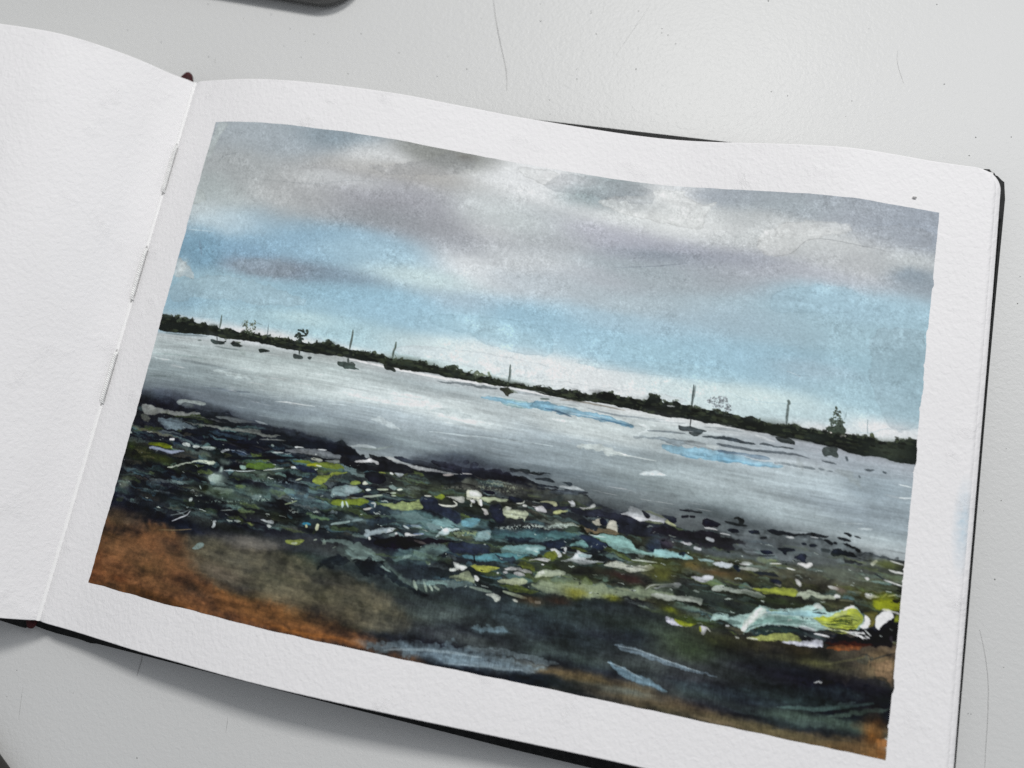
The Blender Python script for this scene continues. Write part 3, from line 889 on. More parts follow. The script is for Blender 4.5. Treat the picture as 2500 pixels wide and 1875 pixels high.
g 107 90 63 .7 0 1409 1221 136 16 4
g 14 16 23 .95 0 1694 1133 124 34 2
g 42 52 50 .7 0 1651 1190 170 16 3
g 57 72 63 .7 0 1749 1189 170 14 3
g 90 80 56 .8 0 1705 1236 203 14 4
g 107 81 50 .9 0 1802 1235 124 18 3
g 107 90 64 .8 0 1831 1046 68 45 0
g 141 85 32 .8 0 1836 1200 23 45 0
g 43 42 36 .8 0 1755 1071 45 27 0
g 42 35 22 .6 0 1595 1049 136 23 3
g 92 99 22 .6 0 1797 903 68 45 0
g 52 48 28 .5 0 1623 958 113 23 3
g 54 59 52 .7 0 1096 885 147 25 5
g 48 52 44 .7 0 762 851 136 23 5
g 52 58 44 .7 0 877 873 158 27 5
g 45 55 51 .7 0 600 870 124 25 5
g 38 47 48 .8 0 684 986 181 25 4
g 62 66 64 .6 0 586 1037 136 20 4
g 47 60 60 .8 0 894 956 181 29 5
g 44 54 51 .8 0 1006 977 181 29 5
g 42 47 52 .8 0 1194 833 181 27 5
g 37 42 46 .7 0 1326 862 181 25 5
g 46 51 34 .8 0 1362 897 181 29 5
g 51 57 58 .8 0 1505 817 181 29 5
g 63 69 69 .8 0 1659 839 181 29 5
g 68 74 66 .8 0 1762 860 136 25 4
g 60 59 42 .8 0 1566 898 181 29 5
g 48 53 42 .8 0 1421 948 170 29 5
g 43 53 44 .8 0 1477 987 170 29 5
g 49 57 31 .6 0 1221 998 170 29 5
g 59 58 38 .7 0 1719 919 158 20 4
g 20 22 31 .8 0 34 770 34 14 0
g 74 80 92 .6 0 78 749 29 9 0
g 51 54 63 .7 0 18 757 18 7 0
g 15 16 24 .8 0 86 775 36 11 0
g 38 42 51 .6 0 222 771 41 8 0
g 44 50 56 .6 0 415 788 54 6 0
g 89 97 106 .6 0 471 771 45 5 0
q 76 80 72 .85 3.6 872 822 918 818 982 810 1034 798 1091 811 1159 806 1175 821 1127 833 1063 838 999 844 945 844 879 852
q 53 80 90 .6 4.1 931 937 1013 917 1117 901 1170 895 1153 920 1060 940 977 954 926 955
q 85 102 90 .6 3.6 1056 1031 1157 1007 1281 995 1362 987 1384 995 1264 1021 1142 1043 1080 1047
q 95 104 107 .9 6.5 1443 805 1501 801 1567 804 1619 802 1711 803 1791 815 1854 826 1840 842 1768 848 1678 861 1588 870 1530 866 1491 852 1457 834
q 74 79 72 .6 5.9 1514 901 1615 876 1744 861 1857 855 1860 886 1774 898 1671 907 1567 912
q 75 106 107 .7 4.5 695 942 756 922 811 915 843 922 887 922 951 906 956 931 891 941 805 947 741 955 698 957
q 60 82 84 .7 4.5 737 1030 815 994 869 981 874 1006 824 1035 763 1049
q 65 80 76 .7 4.5 606 1032 670 1024 718 1040 755 1063 812 1077 875 1073 858 1093 795 1097 737 1079 688 1055 633 1053
q 58 74 80 .7 4.5 460 910 526 895 575 908 573 944 519 958 474 962
q 74 90 74 .6 4.1 348 884 418 869 456 878 416 908 346 921 307 916
q 63 82 80 .6 4.1 252 947 324 934 421 925 472 938 431 963 337 976 262 981
q 82 75 57 .48 9.9 226 1081 382 1063 527 1073 666 1097 781 1124 821 1186 737 1211 563 1210 393 1186 285 1157
q 112 73 44 .62 15.4 -18 1120 131 1086 236 1079 289 1121 337 1164 418 1190 514 1195 524 1234 333 1234 122 1227 -4 1246
q 127 80 41 .5 8.1 342 1180 441 1185 558 1194 671 1204 719 1227 614 1240 479 1236 356 1229
g 110 106 98 .7 0 407 1063 63 14 3
g 98 88 74 .7 0 379 1138 72 15 4
g 84 78 60 .7 0 621 1181 90 18 5
s 14 19 24 .8 13.6 660 1054 686 1045 711 1048 736 1064 765 1078 794 1091 838 1099
s 16 21 26 .7 13.6 583 1082 602 1063 634 1055
s 111 138 134 .6 5.9 638 1037 658 1048 686 1043 710 1044 735 1060 749 1064
m 3
m 1
p 142 143 139 .9 2.3 10 788 34 787 61 789 105 791 147 790 186 784 193 788 162 795 122 801 81 804 47 809 19 813
p 107 111 98 .8 3.2 19 813 42 810 54 820 42 829 24 829
p 95 111 120 .85 3.2 64 816 97 811 141 814 169 817 198 822 178 828 133 835 104 840 82 828
p 138 163 179 .6 3.6 85 818 123 822 156 829 120 838 103 837
p 141 145 141 .8 1.8 232 786 264 782 301 779 340 782 353 784 316 788 279 792 240 789
p 118 122 116 .8 2.3 141 814 194 811 245 807 296 808 344 798 371 805 425 807 397 811 348 813 298 813 247 814 196 815
p 179 185 180 .9 1.4 112 766 123 759 150 756 183 756 204 762 187 767 158 763 137 765 128 774
p 120 127 125 .8 1.8 128 774 139 765 159 764 171 770 151 776
s 111 115 111 .7 3.2 366 822 399 816 432 814
p 216 221 224 .9 1.1 341 778 361 779 380 782 363 784 345 781
g 106 112 121 .6 0 200 741 59 11 4
g 109 117 124 .6 0 304 744 59 9 5
g 128 138 144 .7 0 405 750 68 9 5
g 140 149 154 .7 0 500 746 54 11 5
g 109 119 124 .6 0 413 777 45 6 5
g 110 119 123 .7 0 506 768 54 6 5
g 93 100 104 .7 0 509 781 45 6 5
g 74 80 90 .5 0 66 758 36 9 2
s 223 228 230 .9 5.4 125 862 135 860
p 207 219 216 .95 1.4 161 866 169 862 186 864 183 871 170 872
p 207 219 216 .95 1.4 192 866 199 862 212 865 209 869 196 870
s 185 196 192 .8 3.6 216 867 251 862
s 75 91 18 .8 6.8 65 881 104 877 133 879
p 95 106 16 .9 1.8 57 884 78 879 101 876 132 876 139 881 120 883 83 884
p 135 146 176 .95 1.6 66 889 83 885 115 886 141 886 170 882 176 885 146 894 124 895 86 893 69 893
p 195 210 204 .95 1.6 161 866 172 861 186 865 185 871 170 873
p 185 199 194 .95 1.4 192 866 201 862 213 865 209 869 196 870
p 169 189 180 .95 1.8 215 868 233 863 256 862 260 867 231 874
p 201 211 216 .9 1.4 271 870 278 861 293 858 296 861 284 864 278 870
p 52 69 94 .9 1.6 296 862 318 858 338 858 340 866 320 866
s 147 165 187 .8 1.4 296 860 328 858 343 863
s 10 13 20 .9 6.8 292 882 380 865 475 848
p 205 220 194 .95 1.4 136 932 147 925 163 922 177 914 203 904 225 898 259 893 266 896 256 906 235 904 214 904 190 913 166 924 146 930
g 95 112 104 .7 0 287 890 14 6 0
s 182 198 196 .85 3.2 293 911 317 907 346 904 374 897
s 196 209 200 .85 2.7 395 893 422 885 442 879
p 143 179 169 .9 1.4 327 891 347 889 355 891 350 899 337 900
p 185 207 201 .9 1.4 255 930 266 923 284 925 284 934 274 943 261 943
g 142 165 156 .8 0 271 932 18 11 0
g 143 163 156 .8 0 284 907 5 7 0
s 141 163 156 .9 3.2 240 958 246 965
d 127 155 140 .9 2.7 260 991 312 977 383 963 428 951 434 963 386 974 315 987 267 998
p 198 214 208 .9 1.4 222 991 231 988 231 997 222 1000
s 219 225 234 .9 2.7 233 1021 227 1033 213 1041 191 1054
s 125 140 144 .8 2.3 184 1041 213 1031 234 1016
p 208 220 223 .95 1.1 299 1030 308 1029 307 1038 307 1049 298 1048 300 1039
p 195 211 205 .95 1.1 350 1024 361 1019 374 1020 361 1025
p 201 212 216 .95 1.4 415 1007 431 1006 452 1002 456 1009 445 1012 433 1011
p 219 228 226 .95 0.9 437 1018 443 1013 451 1016 447 1021
g 159 176 85 .8 0 399 1019 9 3 0
p 111 132 128 .9 1.1 260 1105 270 1094 283 1087 294 1089 291 1096 272 1107
s 124 106 74 .7 2.7 162 1081 212 1072 248 1063
s 201 210 204 .9 2.7 413 875 422 874
s 167 189 196 .9 5.4 469 872 478 872
s 155 176 170 .8 5.0 400 830 403 831
s 196 209 206 .8 3.2 409 846 433 843
s 216 223 223 .9 4.1 459 825 468 823
p 93 122 116 .85 1.8 454 932 463 920 476 926 494 932 472 938
s 163 183 133 .9 3.6 469 961 484 954 496 947
s 140 154 146 .8 2.7 312 1005 343 998
d 99 116 122 .7 3.2 358 919 416 908 487 895 491 910 420 923 372 925
p 78 108 31 .8 2.3 345 882 383 875 418 871 423 880 388 893 354 897
d 150 165 165 .6 1.8 287 890 346 878 359 880 313 893
d 140 155 160 .5 1.8 343 912 413 897 393 910
p 12 15 22 .95 2.3 429 814 503 803 548 799 583 804 615 811 622 816 576 821 530 820 484 822 432 824
s 201 207 204 .9 2.7 458 824 479 822
p 112 118 122 .8 1.8 435 835 484 822 530 818 577 825 577 834 534 836 487 835 437 842
s 213 218 218 .9 2.7 516 820 537 818
p 216 222 221 .95 0.7 513 834 515 830 520 833
p 110 128 40 .9 1.8 455 857 478 851 499 851 506 854 537 846 573 846 593 854 563 861 529 859 493 857
p 166 172 156 .95 1.4 501 846 512 840 531 840 533 846 522 850
p 126 136 130 .85 1.8 536 842 562 837 575 835 575 845 548 846
p 168 176 28 .95 1.4 496 860 507 855 523 854 535 858 522 862 504 863
s 207 216 187 .95 3.6 521 858 534 858
s 201 210 210 .95 5.9 464 873 470 872
p 26 34 51 .9 1.8 472 865 495 863 526 868 533 878 499 880 477 875
p 142 160 60 .95 1.6 527 887 533 878 554 877 565 868 606 858 579 870 559 880 555 892 544 902 527 899 518 894
s 185 201 176 .9 3.6 481 901 494 894
p 20 21 25 .95 2.7 574 832 585 819 594 829 607 835 646 832 669 833 692 837 713 829 750 828 754 834 694 843 639 847 583 849
p 22 24 26 .95 2.7 633 853 654 846 668 848 688 856 692 866 678 873 656 873 641 865
p 207 208 210 .95 1.4 607 834 614 828 635 823 642 815 653 820 666 822 666 828 645 827 624 833
p 21 23 28 .95 1.8 634 809 648 811 664 810 676 807 682 812 703 815 728 817 749 824 725 833 682 839 665 833 666 820 648 819
p 195 199 199 .95 1.1 676 807 696 805 704 810 731 814 776 814 807 814 842 815 875 812 843 818 799 821 756 825 728 817 702 814 684 812
p 26 30 39 .95 1.4 695 803 715 799 740 801 773 800 801 807 841 809 858 805 852 811 820 814 775 813 731 812 703 808
g 48 52 63 .7 0 859 790 36 14 4
g 86 94 104 .7 0 793 791 45 14 4
p 27 29 37 .95 1.8 781 798 793 794 826 793 849 796 861 802 836 807 801 807
p 38 42 52 .95 1.4 859 782 869 777 875 782 870 791 863 789
p 38 42 52 .95 1.4 876 788 885 779 897 782 894 792 882 796
p 20 22 29 .95 2.3 838 805 849 794 861 798 863 811 856 817 845 810
p 18 20 26 .95 2.7 879 801 928 792 931 809 907 811 885 809
s 179 170 165 .9 5.4 820 824 843 819
s 195 191 189 .8 2.7 863 812 885 810
s 223 227 224 .95 4.5 699 843 704 844
p 163 175 180 .95 1.4 708 839 717 839 730 838 727 844 721 850 714 846
p 156 170 74 .9 1.1 670 846 683 844 692 847 675 849
p 146 166 74 .95 1.6 611 888 613 878 623 874 637 877 634 884
p 201 209 189 .95 1.4 638 881 643 872 655 878 641 883
p 127 155 160 .85 2.3 573 900 594 895 616 891 629 889 643 893 637 903 621 910 604 918 591 916 575 926
p 157 178 186 .6 2.3 600 901 616 891 634 892 629 907 610 915
s 201 216 201 .95 5.0 651 892 661 890
s 181 196 164 .95 4.5 677 886 701 882
s 201 216 191 .95 5.0 723 878 734 875
s 185 201 172 .9 4.5 709 889 721 886
s 165 181 153 .9 3.2 712 894 723 893
s 159 176 154 .9 5.0 649 909 674 902 691 897
s 138 154 138 .7 3.6 622 917 654 911
p 120 140 42 .9 1.8 576 930 593 926 623 921 648 912 667 917 652 929 615 935 597 941 578 936
s 169 188 192 .9 5.9 603 929 606 942
s 169 188 192 .9 4.5 611 927 619 939
p 154 172 106 .95 2.0 689 917 709 911 741 906 762 901 779 889 783 897 791 906 787 913 756 922 734 924 712 921
s 188 197 191 .9 4.1 670 920 680 918 680 927
s 201 203 195 .95 5.0 656 937 677 931
p 28 36 48 .95 2.7 668 943 680 927 694 918 708 922 724 928 745 924 746 934 705 940
p 42 52 62 .95 2.3 780 895 784 883 803 880 817 882 819 890 837 895 864 896 885 916 885 925 871 932 852 921 830 914 814 910 793 910
s 195 198 184 .95 3.2 788 880 803 878
p 140 160 40 .9 1.6 806 876 819 872 831 868 837 875 826 882
p 193 197 187 .9 1.6 833 874 854 870 879 865 884 877 873 879 855 874
p 212 216 191 .95 1.8 878 850 895 847 905 844 916 849 917 862 923 876 916 876 910 868 900 872 900 881 894 869 885 871
s 185 198 156 .9 8.1 919 860 942 860
s 208 212 196 .95 4.5 824 892 837 894 858 891 867 885 856 879
s 201 204 196 .9 5.4 924 884 934 887 940 894
g 81 105 106 .8 0 770 938 59 11 3
p 110 154 156 .8 2.7 816 938 826 925 842 919 857 926 878 931 900 922 927 906 930 923 902 932 868 937 836 941
p 94 159 184 .9 1.8 885 916 906 909 926 906 929 916 919 923 902 932 884 931
p 39 52 63 .9 4.5 667 956 696 946 727 940 740 948 710 961 668 971
g 106 133 136 .6 0 644 963 27 5 -3
s 147 174 173 .85 5.9 590 985 606 979 631 970
s 125 151 157 .7 4.5 635 969 659 960
s 42 58 82 .6 4.5 759 956 795 949
s 185 198 204 .8 4.5 755 956 769 960
s 143 163 174 .6 6.8 773 952 796 953
p 143 159 171 .9 2.0 669 995 669 982 675 978 686 980 702 971 722 967 731 967 745 968 729 974 721 981 716 977 705 985 684 992 678 1000
p 195 207 212 .8 1.6 719 970 735 965 739 971 723 980
s 203 208 207 .95 5.4 684 998 685 1000
s 207 211 211 .95 5.9 743 978 744 980
p 199 202 203 .95 1.1 761 973 767 970 780 972 805 965 805 968 781 975 764 979
s 106 130 168 .8 3.6 782 970 805 966
p 169 192 198 .95 2.0 833 965 837 956 844 946 856 939 861 942 881 938 882 943 862 950 859 958 839 963 836 968
p 213 223 227 .8 1.4 842 948 856 940 862 949 851 957
d 138 154 106 .8 2.3 866 948 900 937 922 935 924 947 893 953 867 954
p 134 169 176 .8 1.8 923 939 937 934 955 928 959 947 937 956 920 957
p 47 134 168 .95 0.9 522 998 528 993 539 991 546 995 535 999
s 201 207 149 .95 5.0 533 999 534 1002
s 201 207 165 .95 7.7 559 993 559 1002
p 152 167 72 .9 1.4 491 1042 516 1035 538 1032 535 1038 524 1046 511 1049 492 1048
s 185 199 164 .8 5.4 508 1046 521 1042
s 159 176 154 .8 3.2 558 1028 565 1025
p 141 162 143 .7 1.8 577 1032 580 1018 588 1023 590 1031 582 1034
s 140 162 142 .7 1.8 606 1037 613 1032
p 14 11 16 .9 3.2 687 1004 727 988 769 979 832 972 895 962 855 978 814 988 785 1002 733 1014 701 1014
s 93 88 82 .6 5.9 787 984 814 987
s 124 154 146 .5 11.3 577 1023 625 1018 659 1024 694 1030 729 1043
s 143 169 163 .55 6.8 655 1051 680 1046 709 1049 733 1059 747 1063
s 115 144 138 .5 13.6 641 1039 684 1036 719 1047
p 20 25 31 .75 5.9 588 1075 611 1053 631 1045 647 1054 630 1075 596 1081
p 17 22 26 .8 6.8 665 1057 689 1046 711 1050 736 1062 747 1075 716 1079 684 1081
s 86 112 108 .6 11.3 749 1034 789 1020 821 1018
s 126 154 152 .7 6.8 769 1028 788 1018
p 108 138 134 .5 4.5 793 1009 815 992 864 980 867 995 842 1016 810 1020
p 27 33 48 .85 3.6 863 974 896 966 962 961 965 978 918 989 872 998
s 76 127 142 .8 9.0 902 998 934 994 967 988
s 15 18 22 .9 3.6 928 991 932 1007
p 211 218 211 .95 1.6 884 1014 895 1013 903 1019 910 1016 920 1022 909 1032 902 1026 898 1029 888 1022
s 195 204 194 .95 7.2 882 1032 892 1030
p 168 174 76 .9 2.3 919 1016 937 1011 971 1008 973 1016 950 1023 933 1022
p 147 160 122 .8 2.7 879 1051 900 1039 928 1029 939 1044 939 1054 914 1053 899 1054
s 211 218 208 .95 8.1 943 1041 946 1043
s 147 168 147 .7 6.8 805 1072 816 1091
s 147 168 147 .7 5.9 828 1070 839 1090
s 163 182 160 .7 5.4 842 1075 851 1086
s 163 182 160 .6 5.4 855 1077 864 1081
s 108 132 128 .5 13.6 811 1071 874 1067 936 1057
s 147 168 147 .6 6.8 933 1062 982 1064
d 138 138 122 .5 1.8 807 855 880 839 882 849 830 859
d 169 179 163 .5 1.8 474 962 510 964 507 982 478 979
p 20 22 29 .95 1.8 877 802 902 796 933 786 953 787 957 797 990 795 1012 798 1004 803 970 806 939 814 906 814 879 810
p 43 50 56 .95 1.4 967 785 971 778 987 779 999 774 1016 772 1021 780 1012 788 997 785 975 786
p 43 50 56 .95 1.1 1024 780 1027 775 1033 781 1027 784
p 32 37 43 .95 1.1 994 794 1002 792 1014 795 1012 799 999 799
s 37 43 49 .95 7.7 992 808 1003 808
s 37 43 49 .95 5.4 1008 809 1015 811
s 37 43 49 .95 4.5 1021 812 1026 812
s 37 43 49 .95 5.4 1042 813 1045 813
s 37 43 49 .95 5.9 1051 812 1056 812
p 36 44 50 .95 1.4 1028 790 1049 786 1071 786 1081 791 1077 794 1055 793 1031 794
p 36 44 50 .95 1.4 1013 803 1035 802 1061 803 1087 800 1090 807 1074 805 1047 808 1018 806
p 36 44 50 .95 1.1 1093 788 1106 785 1118 786 1115 797 1107 793 1100 790
s 36 44 50 .95 4.5 1103 805 1113 804
p 185 191 194 .9 1.4 1088 797 1099 795 1108 796 1120 791 1156 798 1122 802 1091 802
p 60 68 76 .9 1.4 1063 816 1101 806 1156 800 1157 805 1123 813 1082 822
p 14 18 24 .95 0.9 1133 807 1156 800 1157 804 1136 809
d 124 132 112 .7 3.2 886 826 929 818 982 812 1016 817 1008 834 966 842 923 843 889 841
d 163 165 152 .6 1.8 914 821 933 817 934 826 917 827
p 211 218 211 .9 1.8 887 850 903 844 915 849 917 858 907 862 890 863
p 25 28 31 .95 1.6 912 843 928 839 946 841 945 848 925 846
p 169 183 144 .95 1.8 915 858 936 854 979 851 978 857 959 863 948 859 937 869 923 865
s 220 223 224 .9 5.9 897 870 903 872
s 227 230 230 .95 5.4 918 866 921 876
p 25 26 32 .95 1.8 977 846 986 842 1008 844 1012 853 997 857 984 855
s 208 213 198 .95 2.7 999 857 1014 855 1017 848
p 27 28 40 .95 3.2 939 871 966 866 971 878 978 889 979 906 967 911 946 895 940 884
p 185 196 160 .95 2.0 971 880 976 868 986 865 991 872 1000 872 1017 871 1021 868 1033 877 1028 884 1028 895 1020 886 1004 893 985 894 977 887
p 214 219 203 .9 1.4 976 872 982 866 991 867 990 874 982 878
s 207 210 204 .95 5.0 1017 859 1022 859
p 201 197 192 .95 1.8 922 884 933 882 942 894 938 897 928 890
p 208 212 154 .95 1.4 1047 843 1074 837 1091 836 1093 843 1087 849 1079 844 1060 843
p 180 180 184 .95 1.6 1035 855 1043 856 1063 851 1071 858 1070 864 1051 867 1041 858
p 38 40 56 .95 1.8 1058 848 1075 843 1082 848 1108 845 1124 840 1121 849 1088 855 1066 855
p 210 220 138 .95 1.4 1081 862 1088 855 1121 850 1122 853 1106 858 1102 862 1089 864
p 217 221 226 .95 1.6 1110 830 1118 830 1121 825 1134 836 1130 841 1124 841 1119 836
p 182 185 182 .95 1.6 1141 840 1155 836 1165 831 1175 823 1181 827 1181 832 1162 837 1150 842
p 29 32 41 .95 2.7 1125 848 1171 837 1203 835 1256 836 1278 840 1364 839 1368 870 1324 870 1263 884 1242 881 1230 860 1216 852 1174 856 1142 858
p 195 199 204 .95 1.8 1233 836 1251 829 1255 817 1274 815 1285 820 1312 815 1334 821 1359 818 1339 826 1341 841 1312 842 1279 844 1256 838
p 185 196 138 .9 1.8 1291 818 1312 815 1328 822 1350 818 1335 827 1318 824
p 15 17 22 .98 1.1 1284 820 1291 818 1306 826 1304 834 1296 833
p 15 17 22 .98 1.4 1330 820 1361 818 1363 835 1350 833 1339 824
p 201 207 156 .95 1.4 1338 831 1347 826 1352 832 1364 837 1365 842 1347 840
p 86 96 69 .8 1.8 1289 843 1311 836 1336 836 1339 841 1310 845
p 176 172 152 .95 1.6 1176 867 1185 858 1199 855 1201 866 1190 874
p 184 182 164 .95 1.6 1211 864 1216 854 1229 855 1230 862 1240 882 1224 876 1211 877
p 106 90 68 .85 2.3 1161 882 1177 877 1209 877 1239 876 1240 885 1190 889 1167 890
p 22 25 30 .98 1.8 1192 859 1201 853 1213 859 1212 868 1197 869
p 27 32 40 .95 2.3 1143 866 1164 860 1176 871 1190 876 1189 885 1161 882
p 31 42 54 .95 2.3 1153 899 1181 897 1203 902 1220 915 1207 928 1183 923 1162 910
d 169 184 174 .9 2.7 960 919 990 909 1041 897 1073 893 1114 880 1146 879 1157 883 1116 893 1075 903 1013 917 972 927
p 159 181 172 .5 3.2 1053 901 1093 887 1139 878 1153 884 1106 895
p 44 58 48 .9 1.6 1110 897 1126 888 1146 883 1158 889 1138 898 1117 899
p 63 102 104 .6 4.5 952 937 1035 917 1117 901 1153 899 1141 914 1058 930 976 946
p 21 27 38 .85 4.1 992 942 1016 931 1041 931 1058 930 1039 942 1002 949
p 27 38 50 .9 2.7 1074 935 1100 922 1133 915 1123 934 1128 948 1118 943 1103 940 1086 943
p 111 160 164 .9 2.7 985 961 1019 950 1060 940 1080 940 1085 948 1068 958 1063 967 1044 966 1013 972 987 973
p 165 205 208 .8 1.8 1037 953 1057 946 1078 945 1063 956 1042 958
p 76 133 144 .85 2.7 925 994 961 978 1002 972 1054 964 1035 979 1005 989 954 1001 929 1003
p 42 54 68 .95 1.6 971 978 983 982 1004 983 1017 974 1022 985 1018 997 1007 988 984 991
s 18 22 28 .95 3.2 927 991 934 1009
p 111 168 168 .9 2.3 1135 928 1148 919 1162 912 1175 916 1181 923 1154 926 1140 931
p 127 179 176 .9 2.3 1177 897 1222 888 1253 886 1278 898 1289 910 1309 911 1329 905 1338 894 1373 900 1374 910 1331 915 1269 921 1238 922 1219 911 1202 900
p 159 208 204 .5 1.8 1268 914 1310 912 1373 904 1374 909 1321 917
s 201 218 220 .8 2.3 1176 896 1202 895 1214 895
g 31 45 68 .9 0 1318 898 14 9 0
g 42 52 69 .7 0 1327 886 18 14 0
p 27 36 51 .95 1.4 1315 903 1322 898 1335 899 1332 906 1320 909
p 22 21 28 .95 1.8 1332 881 1345 870 1364 887 1359 894 1341 898
p 211 218 219 .95 1.6 1092 946 1103 940 1122 951 1123 957 1115 961 1105 952
s 211 218 219 .95 6.8 1128 937 1127 946
p 195 206 210 .95 1.8 1122 966 1132 962 1146 957 1149 946 1154 941 1155 935 1166 938 1190 938 1189 945 1175 949 1188 953 1221 949 1211 953 1181 962 1169 965 1160 963 1137 965
p 143 180 187 .7 1.4 1154 943 1167 939 1190 939 1187 945 1164 950
p 198 201 200 .9 1.6 1046 980 1070 971 1091 966 1099 969 1088 975 1067 976
p 112 122 34 .85 2.7 1085 956 1104 946 1112 957 1104 970 1091 968
p 106 116 32 .75 3.2 1025 991 1047 983 1069 989 1063 999 1038 1001
p 86 96 30 .7 2.7 1138 933 1161 929 1179 927 1166 936 1149 938
p 195 201 184 .85 1.8 1218 958 1231 947 1251 941 1273 943 1303 939 1330 936 1329 946 1306 955 1276 963 1262 955 1237 959
p 58 68 52 .9 1.8 1260 945 1292 935 1317 932 1314 939 1284 946
s 185 198 188 .9 3.6 1279 933 1302 931 1335 928
p 181 185 68 .9 2.0 925 1015 946 1010 977 1007 992 1008 979 1015 965 1024 949 1025 938 1023
p 184 186 184 .95 1.8 998 1007 1018 999 1039 999 1063 1003 1062 1009 1043 1009 1030 1005 1020 1007 1009 1009
p 179 181 182 .95 1.4 998 1015 1007 1009 1010 1015 1003 1020
p 174 176 176 .95 1.4 1020 1011 1030 1007 1050 1013 1041 1017 1026 1017
p 169 182 156 .95 2.0 1072 1013 1075 996 1091 992 1122 987 1139 990 1136 997 1104 1005 1090 1008 1078 1015
p 208 213 204 .8 1.6 1074 998 1089 994 1093 1001 1078 1011
p 163 174 136 .9 2.0 989 1037 1013 1026 1043 1019 1057 1023 1056 1030 1037 1041 1015 1037 992 1041
p 110 124 34 .6 3.2 995 1043 1025 1037 1058 1041 1090 1043 1060 1051 1018 1053
s 224 227 227 .9 2.7 1081 982 1087 982
s 201 206 201 .9 3.6 987 1020 988 1020
s 207 211 206 .95 8.1 942 1041 946 1043
g 127 140 90 .8 0 1169 1017 68 14 3
p 141 156 120 .7 3.6 1060 1030 1096 1021 1137 1013 1188 1003 1240 1001 1301 995 1330 977 1384 979 1387 999 1325 1011 1284 1013 1224 1029 1194 1037 1172 1033 1143 1045 1111 1045 1089 1037
g 125 122 24 .8 0 1167 1030 25 11 0
g 138 140 20 .6 0 1250 1026 20 7 0
p 58 68 60 .8 2.3 1321 989 1351 981 1384 979 1385 987 1353 991
s 207 214 204 .8 3.2 1318 992 1330 979 1360 973 1382 967
p 195 203 189 .9 2.0 966 1071 984 1066 1004 1066 1004 1079 996 1082 984 1074
p 188 196 176 .9 1.8 1066 1062 1074 1061 1077 1070 1069 1070
s 154 168 138 .85 6.8 1008 1057 1036 1060 1062 1063
s 195 201 186 .85 5.4 1032 1071 1043 1073
s 195 201 186 .85 5.4 1084 1067 1092 1066
g 29 31 24 .7 0 1194 975 36 14 3
g 42 31 26 .9 0 1278 975 45 11 3
g 42 48 38 .7 0 1151 973 27 9 3
g 88 92 34 .8 0 1352 944 27 20 3
g 58 42 28 .7 0 1072 1061 34 9 3
g 58 34 24 .7 0 1133 1051 27 9 3
p 15 17 24 .95 1.8 1368 801 1383 797 1415 799 1418 802 1394 804 1373 804
p 14 16 22 .95 1.8 1330 821 1342 819 1361 819 1366 832 1355 835 1349 828 1338 825
s 211 218 154 .9 4.7 1342 834 1344 828 1356 837 1364 839
s 16 20 26 .95 5.9 1376 816 1386 814
s 16 20 26 .95 5.3 1393 813 1401 812
p 26 23 32 .95 2.9 1420 813 1438 807 1449 813 1463 819 1445 825 1424 828
p 16 19 24 .95 1.8 1488 798 1497 794 1511 796 1512 808 1502 807 1498 801 1490 801
g 72 80 85 .6 0 1496 804 18 12 0
s 32 39 46 .9 5.9 1470 809 1489 811 1518 810
s 20 24 30 .95 8.8 1480 825 1501 825
s 20 24 30 .95 8.2 1523 820 1545 821
s 20 24 30 .95 5.9 1552 831 1561 828
p 16 19 26 .97 2.1 1559 806 1580 807 1606 805 1627 806 1645 804 1643 808 1615 813 1582 818 1571 814
p 16 19 26 .97 1.8 1645 803 1666 800 1684 797 1697 798 1695 803 1672 805 1651 807
s 214 217 216 .9 4.7 1605 818 1621 817
s 207 212 214 .9 2.4 1656 808 1672 807
p 16 19 26 .97 1.8 1684 807 1695 805 1707 811 1704 818 1691 814
s 16 19 26 .97 5.9 1709 811 1712 811
p 14 18 25 .97 1.8 1725 786 1732 782 1745 788 1743 792 1730 790
p 14 18 25 .97 1.8 1746 788 1756 786 1763 788 1760 791
p 14 18 25 .97 1.8 1715 800 1723 797 1745 799 1741 803 1722 804
p 14 18 25 .97 2.1 1725 810 1738 806 1756 811 1753 817 1739 814
s 14 18 25 .97 7.6 1758 816 1763 818
s 22 27 33 .97 7.6 1656 827 1672 825
p 22 27 33 .97 1.8 1637 823 1649 822 1651 828 1640 828
p 18 21 28 .97 2.1 1583 846 1623 839 1627 844 1612 850 1610 857 1605 856 1599 849
p 18 21 28 .97 1.8 1553 857 1570 854 1580 857 1579 861 1569 861 1556 864
s 18 21 28 .95 2.4 1552 870 1585 864
p 18 20 28 .95 3.5 1621 859 1638 847 1651 847 1650 861 1663 861 1635 866
p 20 23 29 .95 2.9 1701 832 1713 822 1729 827 1753 827 1761 832 1731 837 1710 839
p 26 29 34 .9 4.1 1731 842 1768 843 1773 846 1743 851
s 42 48 54 .9 7.6 1685 831 1699 831
p 23 21 28 .93 5.3 1314 853 1386 842 1461 839 1469 845 1517 847 1518 854 1495 856 1497 875 1458 877 1418 877 1376 869 1317 869
g 64 71 75 .7 0 1485 880 88 9 3
g 64 70 75 .7 0 1558 841 59 12 3
g 74 81 84 .6 0 1609 829 59 15 3
g 69 75 75 .8 0 1690 850 76 15 3
p 216 219 220 .9 1.5 1425 832 1435 827 1454 829 1452 832 1436 833
p 195 197 200 .9 1.8 1377 873 1393 869 1407 874 1402 876 1383 875
s 169 175 181 .9 7.1 1436 854 1449 856
s 185 191 196 .8 6.5 1413 880 1424 881
s 217 220 221 .9 2.9 1463 837 1484 837
g 52 48 58 .7 0 1351 879 18 12 0
p 140 195 200 .95 1.8 1321 898 1343 897 1381 899 1410 900 1409 907 1382 911 1350 911 1323 913
